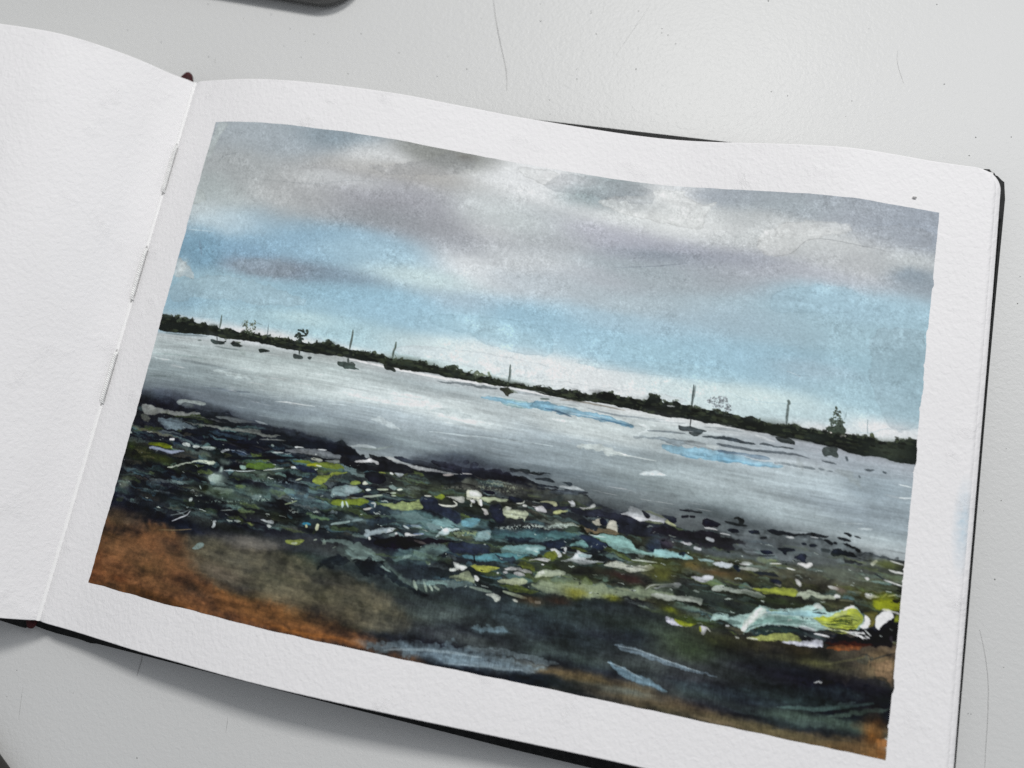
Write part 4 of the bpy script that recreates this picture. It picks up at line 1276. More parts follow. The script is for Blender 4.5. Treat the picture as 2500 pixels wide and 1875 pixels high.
p 138 169 173 .85 2.1 1421 903 1447 898 1461 903 1430 906
p 185 196 203 .95 2.1 1454 906 1476 898 1498 899 1496 910 1478 912 1462 909
p 18 26 42 .95 2.1 1497 902 1505 899 1518 908 1513 917 1503 911
s 26 34 46 .95 10.6 1385 900 1390 901
s 169 179 176 .8 5.9 1518 892 1539 891
s 181 187 179 .8 7.6 1514 906 1553 901
p 20 24 30 .93 2.4 1538 907 1566 901 1592 902 1601 907 1573 912 1560 913
p 21 24 30 .93 2.4 1573 919 1593 912 1607 917 1605 924 1590 925
s 179 174 170 .9 6.5 1595 923 1603 925
g 79 82 38 .8 0 1372 935 47 18 3
g 106 90 48 .7 0 1418 920 24 9 3
g 110 82 50 .75 0 1504 925 47 7 3
g 58 63 40 .7 0 1556 927 59 9 3
g 74 72 56 .8 0 1644 897 73 18 3
g 76 83 72 .8 0 1719 877 53 15 3
p 232 232 230 .97 1.8 1635 872 1648 867 1665 861 1666 870 1658 878 1649 876
s 216 220 218 .9 2.9 1614 885 1632 886
s 227 228 226 .8 2.4 1577 883 1602 878
p 217 218 214 .95 1.8 1636 906 1642 906 1651 914 1647 921 1638 915
s 201 203 200 .8 7.1 1707 908 1728 910
g 107 95 86 .6 0 1729 912 12 6 0
p 233 234 230 .97 1.5 1780 873 1788 869 1792 873 1787 879
s 208 212 196 .9 7.1 1794 842 1801 834
g 96 106 44 .8 0 1832 836 35 9 3
p 227 230 224 .97 1.5 1827 845 1843 846 1861 847 1862 852 1841 851
g 92 102 72 .8 0 1843 866 26 8 4
s 32 38 44 .8 3.5 1801 861 1823 870 1862 880
s 223 226 220 .9 3.5 1823 871 1849 875 1864 877
s 57 65 74 .8 2.1 1730 832 1766 830 1778 817 1818 824 1859 825
s 227 228 228 .85 2.9 1831 827 1860 831
s 220 223 224 .7 4.1 1513 896 1534 894
p 180 184 192 .95 2.1 1410 947 1427 941 1460 933 1463 939 1449 950 1426 953
p 169 174 180 .95 2.1 1334 983 1364 972 1389 961 1397 965 1391 975 1365 979 1334 985
p 167 176 164 .9 2.6 1336 996 1381 993 1441 985 1448 989 1443 1005 1437 999 1421 997 1382 1004 1338 1009
g 44 52 42 .8 0 1431 974 76 8 3
g 38 41 26 .8 0 1384 1018 59 12 3
g 110 122 28 .7 0 1380 1024 18 6 0
p 195 207 200 .95 2.4 1460 967 1465 955 1478 950 1494 953 1533 949 1567 952 1578 955 1574 962 1548 962 1508 961 1479 961
p 156 168 180 .8 2.4 1521 958 1547 956 1578 955 1574 962 1542 961
p 163 176 58 .9 2.6 1543 943 1571 939 1596 930 1634 929 1645 933 1644 942 1611 946 1585 948 1562 950
p 191 205 176 .92 2.6 1645 933 1673 925 1712 928 1733 927 1713 937 1688 941 1662 945 1646 942
p 57 70 63 .85 2.6 1664 940 1679 935 1701 938 1696 946 1675 946
p 230 232 228 .95 1.8 1720 925 1727 919 1733 924 1731 928 1723 929
s 125 125 96 .6 4.7 1734 932 1762 930
p 211 214 216 .95 2.1 1784 906 1798 905 1819 911 1802 916 1787 916
s 154 163 92 .8 4.7 1822 909 1831 900
s 195 201 180 .8 2.9 1834 904 1851 898
g 138 146 22 .85 0 1840 919 35 15 3
p 150 160 20 .85 3.5 1798 930 1827 911 1861 899 1864 932 1842 934 1817 936
p 26 29 24 .95 2.1 1842 908 1857 902 1859 911 1846 913
g 43 53 32 .8 0 1599 958 88 8 3
g 40 50 44 .9 0 1524 982 76 12 3
g 46 48 32 .8 0 1714 943 59 8 3
p 156 192 188 .95 2.6 1462 1035 1471 1016 1489 1010 1501 1007 1500 1018 1512 1012 1552 997 1563 979 1572 973 1589 984 1617 976 1672 960 1691 944 1705 956 1711 964 1741 956 1753 941 1770 938 1785 953 1792 967 1783 987 1758 990 1720 995 1696 1007 1669 1005 1618 1010 1568 1020 1542 1043 1534 1035 1515 1031 1498 1024 1478 1026
p 140 192 204 .9 2.1 1577 985 1602 984 1665 968 1709 965 1692 978 1629 987 1590 992
p 111 162 152 .7 3.5 1539 1020 1578 999 1629 992 1680 987 1656 1000 1593 1010
p 201 216 204 .7 2.4 1547 1001 1568 978 1584 985 1564 1008 1541 1036 1535 1027
p 75 101 96 .75 3.5 1493 1027 1516 1017 1540 1026 1515 1031
p 28 42 42 .8 4.1 1553 1041 1576 1018 1631 1011 1670 1010 1633 1027
p 132 152 58 .8 1.8 1582 986 1602 982 1612 982 1597 986
p 201 210 204 .9 2.1 1677 959 1691 944 1702 954 1695 960
d 42 52 56 .8 1.8 1667 966 1690 963 1711 965 1704 972 1678 969
p 182 194 52 .95 2.6 1677 980 1717 973 1744 956 1758 941 1774 945 1788 958 1787 973 1768 990 1733 995 1707 992 1693 984
p 205 216 74 .6 2.4 1725 973 1754 956 1781 962 1778 980 1747 984
d 44 52 20 .9 2.1 1716 980 1743 967 1768 967 1782 977 1767 982 1732 984
p 227 230 220 .95 1.8 1743 956 1748 943 1763 938 1774 946 1758 945
p 240 239 242 .97 2.1 1780 983 1792 970 1790 952 1804 960 1804 973 1793 983
s 201 212 74 .9 3.5 1707 992 1733 997 1759 997
s 201 212 74 .9 2.9 1718 998 1739 1004 1759 998
s 233 233 236 .95 4.1 1759 996 1779 996 1790 1001
s 233 233 236 .95 4.1 1789 991 1805 1002
s 223 226 230 .9 4.1 1689 1014 1720 1014
s 211 216 220 .6 7.6 1657 1005 1690 1006
s 185 201 74 .85 3.5 1704 990 1720 993
p 12 13 18 .96 2.9 1783 985 1805 978 1821 982 1832 959 1861 948 1863 984 1849 1002 1811 1002 1797 992 1779 991
p 242 242 245 .98 1.8 1815 976 1814 952 1825 939 1842 934 1850 940 1850 950 1837 958 1828 970 1824 980
p 240 240 238 .95 1.8 1817 938 1829 931 1860 936 1860 941 1850 938 1830 939
p 141 154 36 .9 2.1 1852 942 1861 940 1862 955 1852 955
g 154 164 28 .7 0 1821 930 18 6 0
p 84 79 32 .8 2.9 1785 950 1812 942 1816 955 1810 977 1798 976 1804 960
p 236 237 240 .97 1.5 1845 988 1851 985 1855 1001 1850 1001
p 164 174 88 .9 2.4 1546 1052 1571 1043 1608 1030 1646 1022 1667 1031 1648 1043 1610 1046 1572 1053
p 201 201 220 .97 2.1 1620 1046 1660 1035 1707 1020 1712 1038 1700 1041 1649 1048 1626 1048
p 230 233 226 .95 1.5 1522 1053 1533 1052 1534 1057 1526 1056
s 221 224 208 .9 3.5 1549 1051 1572 1050
p 197 195 220 .95 1.8 1365 1043 1382 1041 1397 1050 1428 1046 1424 1053 1398 1056 1376 1055
p 154 168 32 .95 1.8 1383 1043 1406 1041 1422 1044 1440 1042 1438 1045 1421 1054 1397 1053
p 217 217 230 .97 1.5 1445 1050 1451 1046 1465 1046 1463 1054 1457 1065 1451 1062
s 179 188 44 .9 4.1 1447 1050 1449 1057
s 224 227 216 .9 2.9 1461 1046 1470 1054
s 207 212 216 .9 3.5 1502 1035 1507 1034
g 42 52 20 .7 0 1426 1036 59 6 3
p 12 10 13 .9 5.4 1717 1015 1775 1007 1832 984 1860 958 1861 1006 1815 1015 1758 1031 1719 1031
p 44 21 13 .85 3.6 1710 1024 1757 1019 1815 1011 1797 1023 1731 1032
p 107 58 28 .8 2.7 1711 1036 1757 1025 1796 1021 1778 1034 1732 1042
p 42 44 38 .8 7.2 1787 1044 1798 1034 1812 1039 1814 1059 1797 1062
s 28 29 26 .8 2.7 1784 1053 1790 1038 1806 1035 1814 1047 1812 1063
p 140 111 80 .8 5.4 1817 1050 1859 1030 1861 1092 1848 1075 1821 1069
s 31 32 28 .8 3.6 1811 1046 1837 1032 1862 1021
p 20 22 26 .7 5.4 1758 1101 1822 1077 1845 1083 1861 1104 1858 1135 1790 1149
s 32 32 28 .7 2.7 1784 1092 1837 1074 1853 1086 1861 1104
p 216 220 218 .95 1.8 1699 1115 1719 1107 1716 1114 1705 1118
p 11 13 20 .8 18.1 1679 1129 1727 1108 1781 1101 1792 1129 1753 1165 1695 1172
p 165 99 42 .85 4.1 1840 1206 1860 1198 1864 1244 1838 1242
g 106 80 50 .6 0 1817 1224 54 14 0
s 74 94 92 .6 9.0 1630 1182 1715 1169 1789 1142
s 60 76 68 .7 9.0 1735 1180 1791 1161 1858 1139
s 34 38 42 .6 2.7 1620 1230 1665 1216
s 51 48 42 .6 2.7 1721 1229 1790 1220
g 74 74 44 .6 0 1704 1077 81 9 3
s 78 77 52 .6 4.5 1716 1075 1761 1058 1799 1042
p 111 142 160 .7 3.6 1259 1162 1284 1163 1319 1176 1360 1183 1393 1190 1398 1195 1354 1196 1312 1189 1278 1176
s 159 181 198 .5 2.3 1276 1165 1302 1171 1341 1187 1362 1197
g 62 70 68 .7 0 1441 1186 108 18 4
g 85 76 56 .5 0 1389 1246 72 5 4
g 111 95 72 .7 0 1511 1238 50 5 4
g 20 25 30 .7 0 1565 1168 50 18 2
g 90 81 56 .7 0 1624 1230 90 9 2
g 57 65 64 .7 0 1354 1141 90 18 4
g 22 27 32 .7 0 1307 1098 72 27 4
g 47 59 40 .7 0 1435 1088 72 23 4
g 51 57 28 .6 0 1512 1060 72 18 4
s 90 109 117 .55 27.1 741 1230 843 1213 946 1207 1050 1209
s 143 160 168 .5 9.0 907 1222 1001 1222 1103 1214
s 125 144 153 .45 13.6 954 1193 1046 1187 1150 1190
s 95 116 124 .6 13.6 955 1150 1027 1140
q 98 118 129 .75 7.9 732 1239 802 1218 893 1205 997 1203 1100 1200 1142 1202 1073 1222 972 1234 848 1239 765 1243
s 147 167 180 .55 5.7 773 1233 844 1217 926 1209 987 1207
s 143 164 178 .5 4.5 910 1234 991 1226 1082 1216
q 86 112 124 .7 6.8 945 1150 995 1136 1046 1134 1018 1148 967 1156
p 111 135 151 .8 1.8 1264 1121 1294 1120 1331 1122 1372 1130 1426 1139 1467 1142 1504 1144 1468 1148 1415 1146 1366 1141 1320 1134 1279 1130
s 169 188 200 .55 2.3 1278 1124 1319 1123 1360 1130 1410 1137 1459 1143
p 95 124 140 .8 2.3 1255 1161 1276 1163 1305 1170 1327 1175 1356 1182 1389 1190 1399 1195 1370 1196 1338 1194 1313 1191 1291 1182 1269 1172
s 163 184 196 .6 2.3 1260 1163 1284 1165 1314 1173 1340 1183
g 89 100 95 .5 0 1333 1216 68 9 4
q 44 58 60 .5 6.3 1399 1171 1517 1162 1633 1142 1747 1108 1826 1122 1752 1157 1560 1185 1442 1194
s 61 84 80 .6 7.2 1638 1180 1707 1172 1775 1152 1827 1134
s 240 240 234 .9 3.2 1744 954 1752 944 1764 943
s 51 64 28 .8 3.2 1728 973 1751 963 1770 962
s 51 64 28 .8 2.7 1733 979 1763 971 1783 965
s 42 54 32 .75 3.2 1714 990 1745 981 1768 981
s 216 224 176 .8 2.7 1707 999 1738 997 1762 996
s 32 38 26 .8 2.7 1719 1001 1751 1000
s 240 240 242 .9 2.7 1770 994 1789 993 1804 1000
s 26 28 28 .85 2.7 1691 960 1676 969 1692 969 1709 967
s 79 106 102 .6 4.5 1601 1006 1639 995 1686 989
s 223 234 228 .6 2.7 1545 1009 1571 992 1598 985
s 60 84 80 .6 3.6 1541 1040 1555 1024 1578 1015
p 22 26 40 .97 0.9 1423 814 1438 808 1454 812 1463 818 1445 824 1426 823
p 22 26 40 .97 0.9 1479 821 1501 821 1501 827 1482 828
p 22 26 40 .97 0.9 1521 818 1545 815 1545 821 1525 825
p 22 26 40 .97 0.9 1553 858 1576 854 1580 859 1577 862 1556 863
p 22 26 40 .97 0.9 1585 845 1623 839 1627 844 1612 848 1609 857 1605 856 1597 850
p 26 30 44 .9 2.4 1621 859 1638 848 1651 847 1650 860 1660 862 1635 866
p 22 26 40 .97 0.9 1637 824 1649 824 1651 829 1641 829
p 22 26 40 .97 0.9 1655 825 1671 822 1673 827 1658 831
p 22 26 40 .95 1.2 1701 832 1713 823 1729 827 1753 827 1764 832 1731 837
p 22 26 40 .95 1.2 1538 907 1566 902 1592 903 1601 907 1575 910
p 22 26 40 .95 1.2 1579 919 1596 913 1607 919 1604 924 1591 924
s 223 227 224 .9 2.4 1793 985 1807 995
s 233 235 233 .9 2.4 1771 995 1793 1005
s 44 52 20 .8 2.6 1719 983 1746 972 1766 971
s 44 52 20 .8 2.4 1730 969 1755 962
s 44 52 20 .8 2.4 1747 988 1773 984
s 28 34 22 .8 2.4 1717 994 1743 998
p 22 26 38 .97 0.9 978 846 984 843 1008 844 1012 853 997 856 984 855
p 22 26 38 .97 0.9 912 843 928 839 946 841 945 847 925 845
p 26 29 44 .93 1.4 939 872 964 866 972 878 978 889 977 906 966 909 947 895 940 884
p 22 26 40 .97 0.9 1193 859 1201 854 1213 859 1211 868 1198 868
p 22 26 40 .97 0.9 1284 820 1291 818 1306 826 1304 834 1296 832
p 22 26 40 .97 1.1 1330 820 1361 818 1363 834 1350 832 1339 824
p 28 36 52 .93 1.4 1156 899 1181 899 1203 903 1220 914 1207 926 1183 922 1162 910
p 28 36 52 .93 1.4 1079 935 1100 923 1131 917 1123 934 1128 947 1117 943 1103 939 1087 942
p 28 34 48 .93 1.6 783 896 787 885 804 881 817 883 819 891 838 897 862 898 883 917 883 924 871 930 851 919 830 913 814 909 792 909
p 21 24 28 .93 1.8 636 853 655 848 668 849 688 857 691 865 678 872 656 872 642 864
p 230 239 230 .85 0.9 1531 1038 1540 1023 1550 1005 1566 984 1574 977 1572 990 1561 1008 1550 1024 1542 1041
p 242 243 239 .9 0.9 1743 955 1749 943 1763 938 1768 941 1756 944 1750 952
p 240 240 242 .95 0.9 1780 981 1791 970 1791 953 1802 960 1803 972 1794 981
p 242 242 245 .97 0.9 1816 974 1815 952 1825 939 1841 935 1849 940 1849 951 1836 960 1827 971 1823 979
p 207 224 122 .8 0.9 1729 961 1744 957 1754 951 1750 963 1735 971 1718 974
p 195 216 76 .75 0.9 1757 956 1775 955 1783 964 1780 975 1765 980 1766 967
s 240 240 238 .9 2.4 1754 997 1769 1000 1785 1001 1800 1003
s 233 235 238 .9 2.1 1691 1013 1704 1013 1720 1014
s 35 48 26 .8 2.1 1704 989 1727 988 1747 986
s 35 48 26 .8 1.8 1721 981 1741 977 1762 976
s 35 48 26 .8 1.5 1750 968 1766 967 1779 970
s 16 19 18 .9 3.5 1728 1002 1749 1006 1770 1009
s 16 19 18 .9 2.6 1779 998 1795 995 1810 999
s 165 216 220 .8 3.5 1592 987 1623 980 1663 970 1688 967
q 43 49 59 .5 5.9 -5 761 40 752 82 754 133 770 187 769 260 767 337 773 413 777 484 776 581 783 585 796 488 791 392 790 290 786 212 782 132 787 43 778 0 775
q 51 58 66 .45 5.9 741 795 781 776 835 766 890 764 957 771 1023 772 1069 768 1071 781 1004 789 917 792 830 796 765 801
q 62 70 72 .45 5.9 1017 823 1080 813 1165 803 1251 802 1357 804 1359 821 1276 828 1191 827 1104 826 1029 832
m 2
'''

# ------------------------------------------------------------------ table
TZ = -1.15
def slab(name, x0, x1, y0, y1, z0, z1, mat, bev=0.0, parent=None):
    bm = bmesh.new()
    bmesh.ops.create_cube(bm, size=1)
    for v in bm.verts:
        v.co = Vector(((x0 + x1) / 2 + v.co.x * (x1 - x0), (y0 + y1) / 2 + v.co.y * (y1 - y0), (z0 + z1) / 2 + v.co.z * (z1 - z0))) * CM
    if bev: bmesh.ops.bevel(bm, geom=bm.edges[:], offset=bev * CM, segments=3, affect='EDGES')
    return bm_obj(name, bm, mat, parent, smooth=False)
tag(slab('table_top', -60, 80, -45, 60, TZ - 2.5, TZ, M_TABLE, .15), 'white laminate table top with fine grain', 'table', kind='structure')

# ------------------------------------------------------------------ sketchbook
book = bpy.data.objects.new('sketchbook', None)
sc.collection.objects.link(book)
book.location = (0, 7.5 * CM, TZ * CM)
tag(book, 'open black-covered watercolour sketchbook with a painted seascape lying on the white table', 'sketchbook')
book_inv = Matrix.Translation(-book.location)
def into_book(o, parent=None):
    o.parent = parent or book
    if parent is None: o.location = -book.location
    return o

def sheet(name, nx, ny, xs, ys, dz, mat, thick=.028, corner=None):
    "a leaf of paper following the relief, with a rounded fore-edge corner"
    V = []; F = []
    for j, y in enumerate(ys):
        for i, x in enumerate(xs): V.append((x, y))
    A = np.array(V)
    if corner:
        # pull the grid inside the rounded corner outline
        r, X1, Y0, Y1 = corner
        sgn = 1 if X1 > 0 else -1
        X, Y = A[:, 0] * sgn, A[:, 1]
        XX = X1 * sgn
        for yc, s in ((Y1, 1), (Y0, -1)):
            d = (Y - (yc - s * r)) * s
            m = d > 0
            lim = XX - r + np.sqrt(np.clip(r * r - np.minimum(d, r) ** 2, 0, None))
            f = lim / XX
            wgt = np.clip((X - (XX - 3)) / 3, 0, 1)
            X = np.where(m, X - wgt * (XX - lim), X)
        A[:, 0] = X * sgn
    z = page_z(A[:, 0], A[:, 1]) + dz
    bx_ = bend(A[:, 0], A[:, 1])
    n = len(A)
    top = np.c_[bx_, A[:, 1], z]
    bot = np.c_[bx_, A[:, 1], z - thick]
    verts = np.r_[top, bot]
    nx_, ny_ = len(xs), len(ys)
    flip = xs[-1] < xs[0]
    for j in range(ny_ - 1):
        for i in range(nx_ - 1):
            a = j * nx_ + i
            q = (a, a + 1, a + nx_ + 1, a + nx_)
            F.append(q[::-1] if flip else q)
            q2 = tuple(n + k for k in q)
            F.append(q2 if flip else q2[::-1])
    per = [i for i in range(nx_)] + [j * nx_ + nx_ - 1 for j in range(1, ny_)] + [(ny_ - 1) * nx_ + i for i in range(nx_ - 2, -1, -1)] + [j * nx_ for j in range(ny_ - 2, 0, -1)]
    for a, b_ in zip(per, per[1:] + per[:1]):
        q = (a, a + n, b_ + n, b_)
        F.append(q[::-1] if flip else q)
    return mesh_obj(name, verts, F, mat)

def solid(name, xs, ys, dz, zb, mat, fore=0.0, back=0.0):
    V = []; F = []
    nx_, ny_ = len(xs), len(ys)
    for zb_ in (None, zb):
        for y in ys:
            for x in xs:
                zt = float(page_z(x, y)) + dz
                V.append((float(bend(x, y)), y, zt if zb_ is None else zb_))
    n = nx_ * ny_
    for j in range(ny_ - 1):
        for i in range(nx_ - 1):
            a = j * nx_ + i
            F.append((a, a + 1, a + nx_ + 1, a + nx_)); F.append((n + a + nx_, n + a + nx_ + 1, n + a + 1, n + a))
    per = [i for i in range(nx_)] + [j * nx_ + nx_ - 1 for j in range(1, ny_)] + [(ny_ - 1) * nx_ + i for i in range(nx_ - 2, -1, -1)] + [j * nx_ for j in range(ny_ - 2, 0, -1)]
    for a, b_ in zip(per, per[1:] + per[:1]): F.append((a, a + n, b_ + n, b_))
    o = mesh_obj(name, V, F, mat, smooth=False)
    bm = bmesh.new(); bm.from_mesh(o.data); bmesh.ops.recalc_face_normals(bm, faces=bm.faces); bm.to_mesh(o.data); bm.free()
    return o

def spaced(a, b, n, dense=2.0, dn=26):
    "grid lines, closer together near the gutter"
    s = np.sign(b - a)
    return list(np.linspace(a, a + s * dense, dn)[:-1]) + list(np.linspace(a + s * dense, b, n))
ys_ = list(np.linspace(0, HP, 110))
# fore-edge corners need closely spaced rows
ys_ = sorted(set([round(v, 4) for v in ys_ + list(np.linspace(HP - .55, HP, 26)) + list(np.linspace(0, .55, 26))]))

right = into_book(sheet('page', 0, 0, spaced(0.0, 20.9, 150), ys_, 0, M_PAPER_USED, corner=(.5, 20.9, 0, HP)))
tag(right, label='painted right-hand page with wide white margin')
left = into_book(sheet('page', 0, 0, spaced(-0.012, -21.0, 120), ys_, 0, M_PAPER, corner=(.5, -21.0, 0, HP)))
tag(left, label='blank white left-hand page')
under = into_book(sheet('page', 0, 0, [float(v) for v in np.linspace(10.0, 21.02, 60)], [y - .01 for y in ys_], -.04, M_PAPER, corner=(.5, 21.02, -.01, HP - .01)))
tag(under, label='next white leaf showing past the painted page at its outer edge')

br = into_book(solid('page_block', [float(v) for v in np.linspace(0.12, 20.85, 60)], [float(v) for v in np.linspace(.04, HP - .04, 40)], -.075, -.80, M_BLOCK))
bl = into_book(solid('page_block', [float(v) for v in np.linspace(-0.12, -20.85, 60)], [float(v) for v in np.linspace(.04, HP - .04, 40)], -.035, -.80, M_BLOCK))

# cover: two boards and the spine, one wrap of black cloth
def board(bm, pts, z0, z1):
    vs = [bm.verts.new((x * CM, y * CM, z1 * CM)) for x, y in pts]
    f = bm.faces.new(vs)
    r = bmesh.ops.extrude_face_region(bm, geom=[f])
    for v in r['geom']:
        if isinstance(v, bmesh.types.BMVert): v.co.z = z0 * CM
bm = bmesh.new()
outline = [(-21.6, -.33), (-1.62, -.31), (-.99, -.34), (-.88, -.345), (-.80, -.27), (-.66, -.235), (-.4, -.27), (0, -.29), (.6, -.31), (.98, -.345), (1.15, -.32), (2.4, -.33), (6.3, -.40), (9.4, -.44), (12, -.48), (16, -.48), (21.0, -.45), (21.28, -.34), (21.43, -.1),
           (21.45, 1.2), (21.46, 8.0), (21.50, 12.5), (21.52, 14.07), (21.54, 14.65), (21.49, 15.10), (21.42, 15.15), (21.33, 15.24), (21.27, 15.26), (21.24, 15.32), (21.17, 15.34), (21.12, 15.40), (21.0, 15.39), (20.8, 15.30),
           (14, 15.28), (10, 15.27), (.4, 15.22), (.1, 15.02), (-.2, 15.02), (-.75, 15.18), (-.95, 15.24), (-21.6, 15.27)]
board(bm, outline, TZ + .02, -.82)
bmesh.ops.bevel(bm, geom=[e for e in bm.edges if abs(e.verts[0].co.z - e.verts[1].co.z) < 1e-6], offset=.03 * CM, segments=2, affect='EDGES')
cover = into_book(bm_obj('cover', bm, M_COVER, smooth=False))
# three raised ribs along the fore edge of the board
for k, xo in enumerate((21.30, 21.375, 21.45)):
    pts = [(xo - .03 + .04 * min(1, y / 14), y) for y in np.linspace(.3, 14.1, 40)]
    V = []; F = []
    for x, y in pts:
        for a in range(8):
            t = a / 8 * 2 * math.pi
            V.append((x + .028 * math.cos(t), y, -.815 + .022 * math.sin(t)))
    for i in range(len(pts) - 1):
        for a in range(8):
            F.append((i * 8 + a, i * 8 + (a + 1) % 8, (i + 1) * 8 + (a + 1) % 8, (i + 1) * 8 + a))
    F.append(tuple(range(8))[::-1]); F.append(tuple((len(pts) - 1) * 8 + a for a in range(8)))
    rib = mesh_obj('cover_rib', V, F, M_COVER, cover)

# headbands at both ends of the spine
def lump(name, c, r, mat, parent=None, seed=0, sub=3, amp=.18):
    bm = bmesh.new()
    bmesh.ops.create_icosphere(bm, subdivisions=sub, radius=1)
    rd = random.Random(seed)
    ph = [rd.uniform(0, 6.28) for _ in range(6)]
    for v in bm.verts:
        x, y, z = v.co
        k = 1 + amp * (math.sin(3 * x + ph[0]) * math.cos(3.7 * y + ph[1]) + .6 * math.sin(5 * z + 4 * x + ph[2]))
        v.co = Vector(((c[0] + x * k * r[0]) * CM, (c[1] + y * k * r[1]) * CM, (c[2] + z * k * r[2]) * CM))
    return bm_obj(name, bm, mat, parent)
into_book(lump('headband', (-.52, 15.02, -.52), (.17, .24, .14), M_RED, seed=3, amp=.12))
into_book(lump('headband', (-.72, -.15, -.80), (.14, .17, .09), M_RED, seed=5, amp=.12))

# white ridge added where the two leaves meet, imitating the highlight on the fold
V = []; F = []
yy_ = np.linspace(0.0, HP, 90)
for y in yy_:
    for a in range(9):
        b_ = math.pi * a / 8
        V.append((float(bend(-.01, y)) + .055 * math.cos(b_), y, float(page_z(0, y)) + .015 + .045 * math.sin(b_)))
for i in range(len(yy_) - 1):
    for a in range(8): F.append((i * 9 + a, i * 9 + a + 1, (i + 1) * 9 + a + 1, (i + 1) * 9 + a))
into_book(mesh_obj('fold_highlight', V, F, M_FOLD_LIGHT))

# sewing thread in the gutter: three stitches of twisted linen
def twisted(name, p0, p1, r, turns, mat):
    n = turns * 8
    V = []; F = []
    for s in range(2):
        base = len(V)
        for i in range(n + 1):
            t = i / n
            y = p0 + (p1 - p0) * t
            a = t * turns * 2 * math.pi + s * math.pi
            end = min(1, t * 14, (1 - t) * 14)
            cx = float(bend(.03, y)) + r * .7 * math.cos(a)
            cz = float(page_z(0, y)) + .055 * end + .045 + r * .5 * math.sin(a)
            for k in range(6):
                b_ = k / 6 * 2 * math.pi
                V.append((cx + r * .75 * math.cos(b_), y, cz + r * .75 * math.sin(b_)))
        for i in range(n):
            for k in range(6):
                F.append((base + i * 6 + k, base + i * 6 + (k + 1) % 6, base + (i + 1) * 6 + (k + 1) % 6, base + (i + 1) * 6 + k))
    return mesh_obj(name, V, F, mat)
for y1, y0 in ((13.05 - .1, 11.55), (9.92, 8.45), (7.0, 5.6)):
    into_book(twisted('binding_thread', y0, y1, .042, 13, M_THREAD))
    for ye in (y0 - .03, y1 + .03): into_book(lump('hole_shade', (float(bend(0, ye)) + .01, ye, float(page_z(0, ye)) + .05), (.024, .05, .02), M_HOLE_SHADE, seed=int(ye * 7), sub=2, amp=.2))  # solid grey lumps at the stitch ends, painted shade of the needle holes

# the painting: pigment on the right-hand page, about 18.6 x 12.4 cm
img = paint(PAINT_OPS)
lin = np.where(img <= .04045, img / 12.92, ((img + .055) / 1.055) ** 2.4)
def painting_mesh():
    u = 1.05 + (np.arange(PW) + .5) * PU / 100
    v = 13.63 - (np.arange(PH) + .5) * PU / 100
    u[0] -= .5 * PU / 100; u[-1] += .5 * PU / 100; v[0] += .5 * PU / 100; v[-1] -= .5 * PU / 100
    U, Vv = np.meshgrid(u, v)
    # paint crept under or stopped short of the masking tape in places
    e1 = _noise(21, 5, 14, 2.4)[:, 5]; e2 = _noise(22, 5, 14, 2.4)[:, 9]
    e3 = _noise(23, 30, 6, 2.4)[5, :]; e4 = _noise(24, 30, 6, 2.4)[9, :]
    k0 = np.exp(-np.arange(PW) / 3.0); k1 = k0[::-1]; r0 = np.exp(-np.arange(PH) / 3.0); r1 = r0[::-1]
    U = U + (e1[:, None] * .006 * k0[None, :]) + (np.where(np.abs(e2) > 1.5, e2 * 1.1, e2 * .35)[:, None] * .010 * k1[None, :])
    Vv = Vv + e3[None, :] * .005 * r0[:, None] + e4[None, :] * .006 * r1[:, None]
    Z = page_z(U, Vv) + .004
    X = bend(U, Vv)
    co = np.stack([X, Vv, Z], -1).reshape(-1, 3).astype(np.float32) * CM
    me = bpy.data.meshes.new('painting')
    n = PW * PH
    nf = (PW - 1) * (PH - 1)
    me.vertices.add(n); me.vertices.foreach_set('co', co.ravel())
    j, i = np.mgrid[0:PH - 1, 0:PW - 1]
    a = (j * PW + i).ravel()
    quad = np.stack([a, a + PW, a + PW + 1, a + 1], -1).astype(np.int32).ravel()
    me.loops.add(nf * 4); me.loops.foreach_set('vertex_index', quad)
    me.polygons.add(nf); me.polygons.foreach_set('loop_start', np.arange(0, nf * 4, 4, dtype=np.int32))
    me.polygons.foreach_set('use_smooth', np.ones(nf, bool))
    me.update(calc_edges=True)
    at = me.color_attributes.new('pigment', 'FLOAT_COLOR', 'POINT')
    rgba = np.ones((n, 4), np.float32); rgba[:, :3] = np.clip(lin.reshape(-1, 3) * PK, 0.004, .83)
    at.data.foreach_set('color', rgba.ravel())
    me.materials.append(M_PAINT)
    o = bpy.data.objects.new('painting', me)
    sc.collection.objects.link(o)
    return o
PK = 1.04
painting = painting_mesh()
painting.parent = right
tag(painting, label='watercolour of boats, far tree line, grey cloudy sky and a dark weedy shore')

# ------------------------------------------------------------------ small things around the book
flake = lump('paper_flake', (19.07, 13.89, float(page_z(19.07, 13.89)) + .035), (.055, .03, .028), M_FLAKE, None, 8, 2, .3)
flake.name = 'paper_flake'
tag(flake, 'tiny torn paper flake on the white margin above the painting\'s upper right corner', 'paper flake')

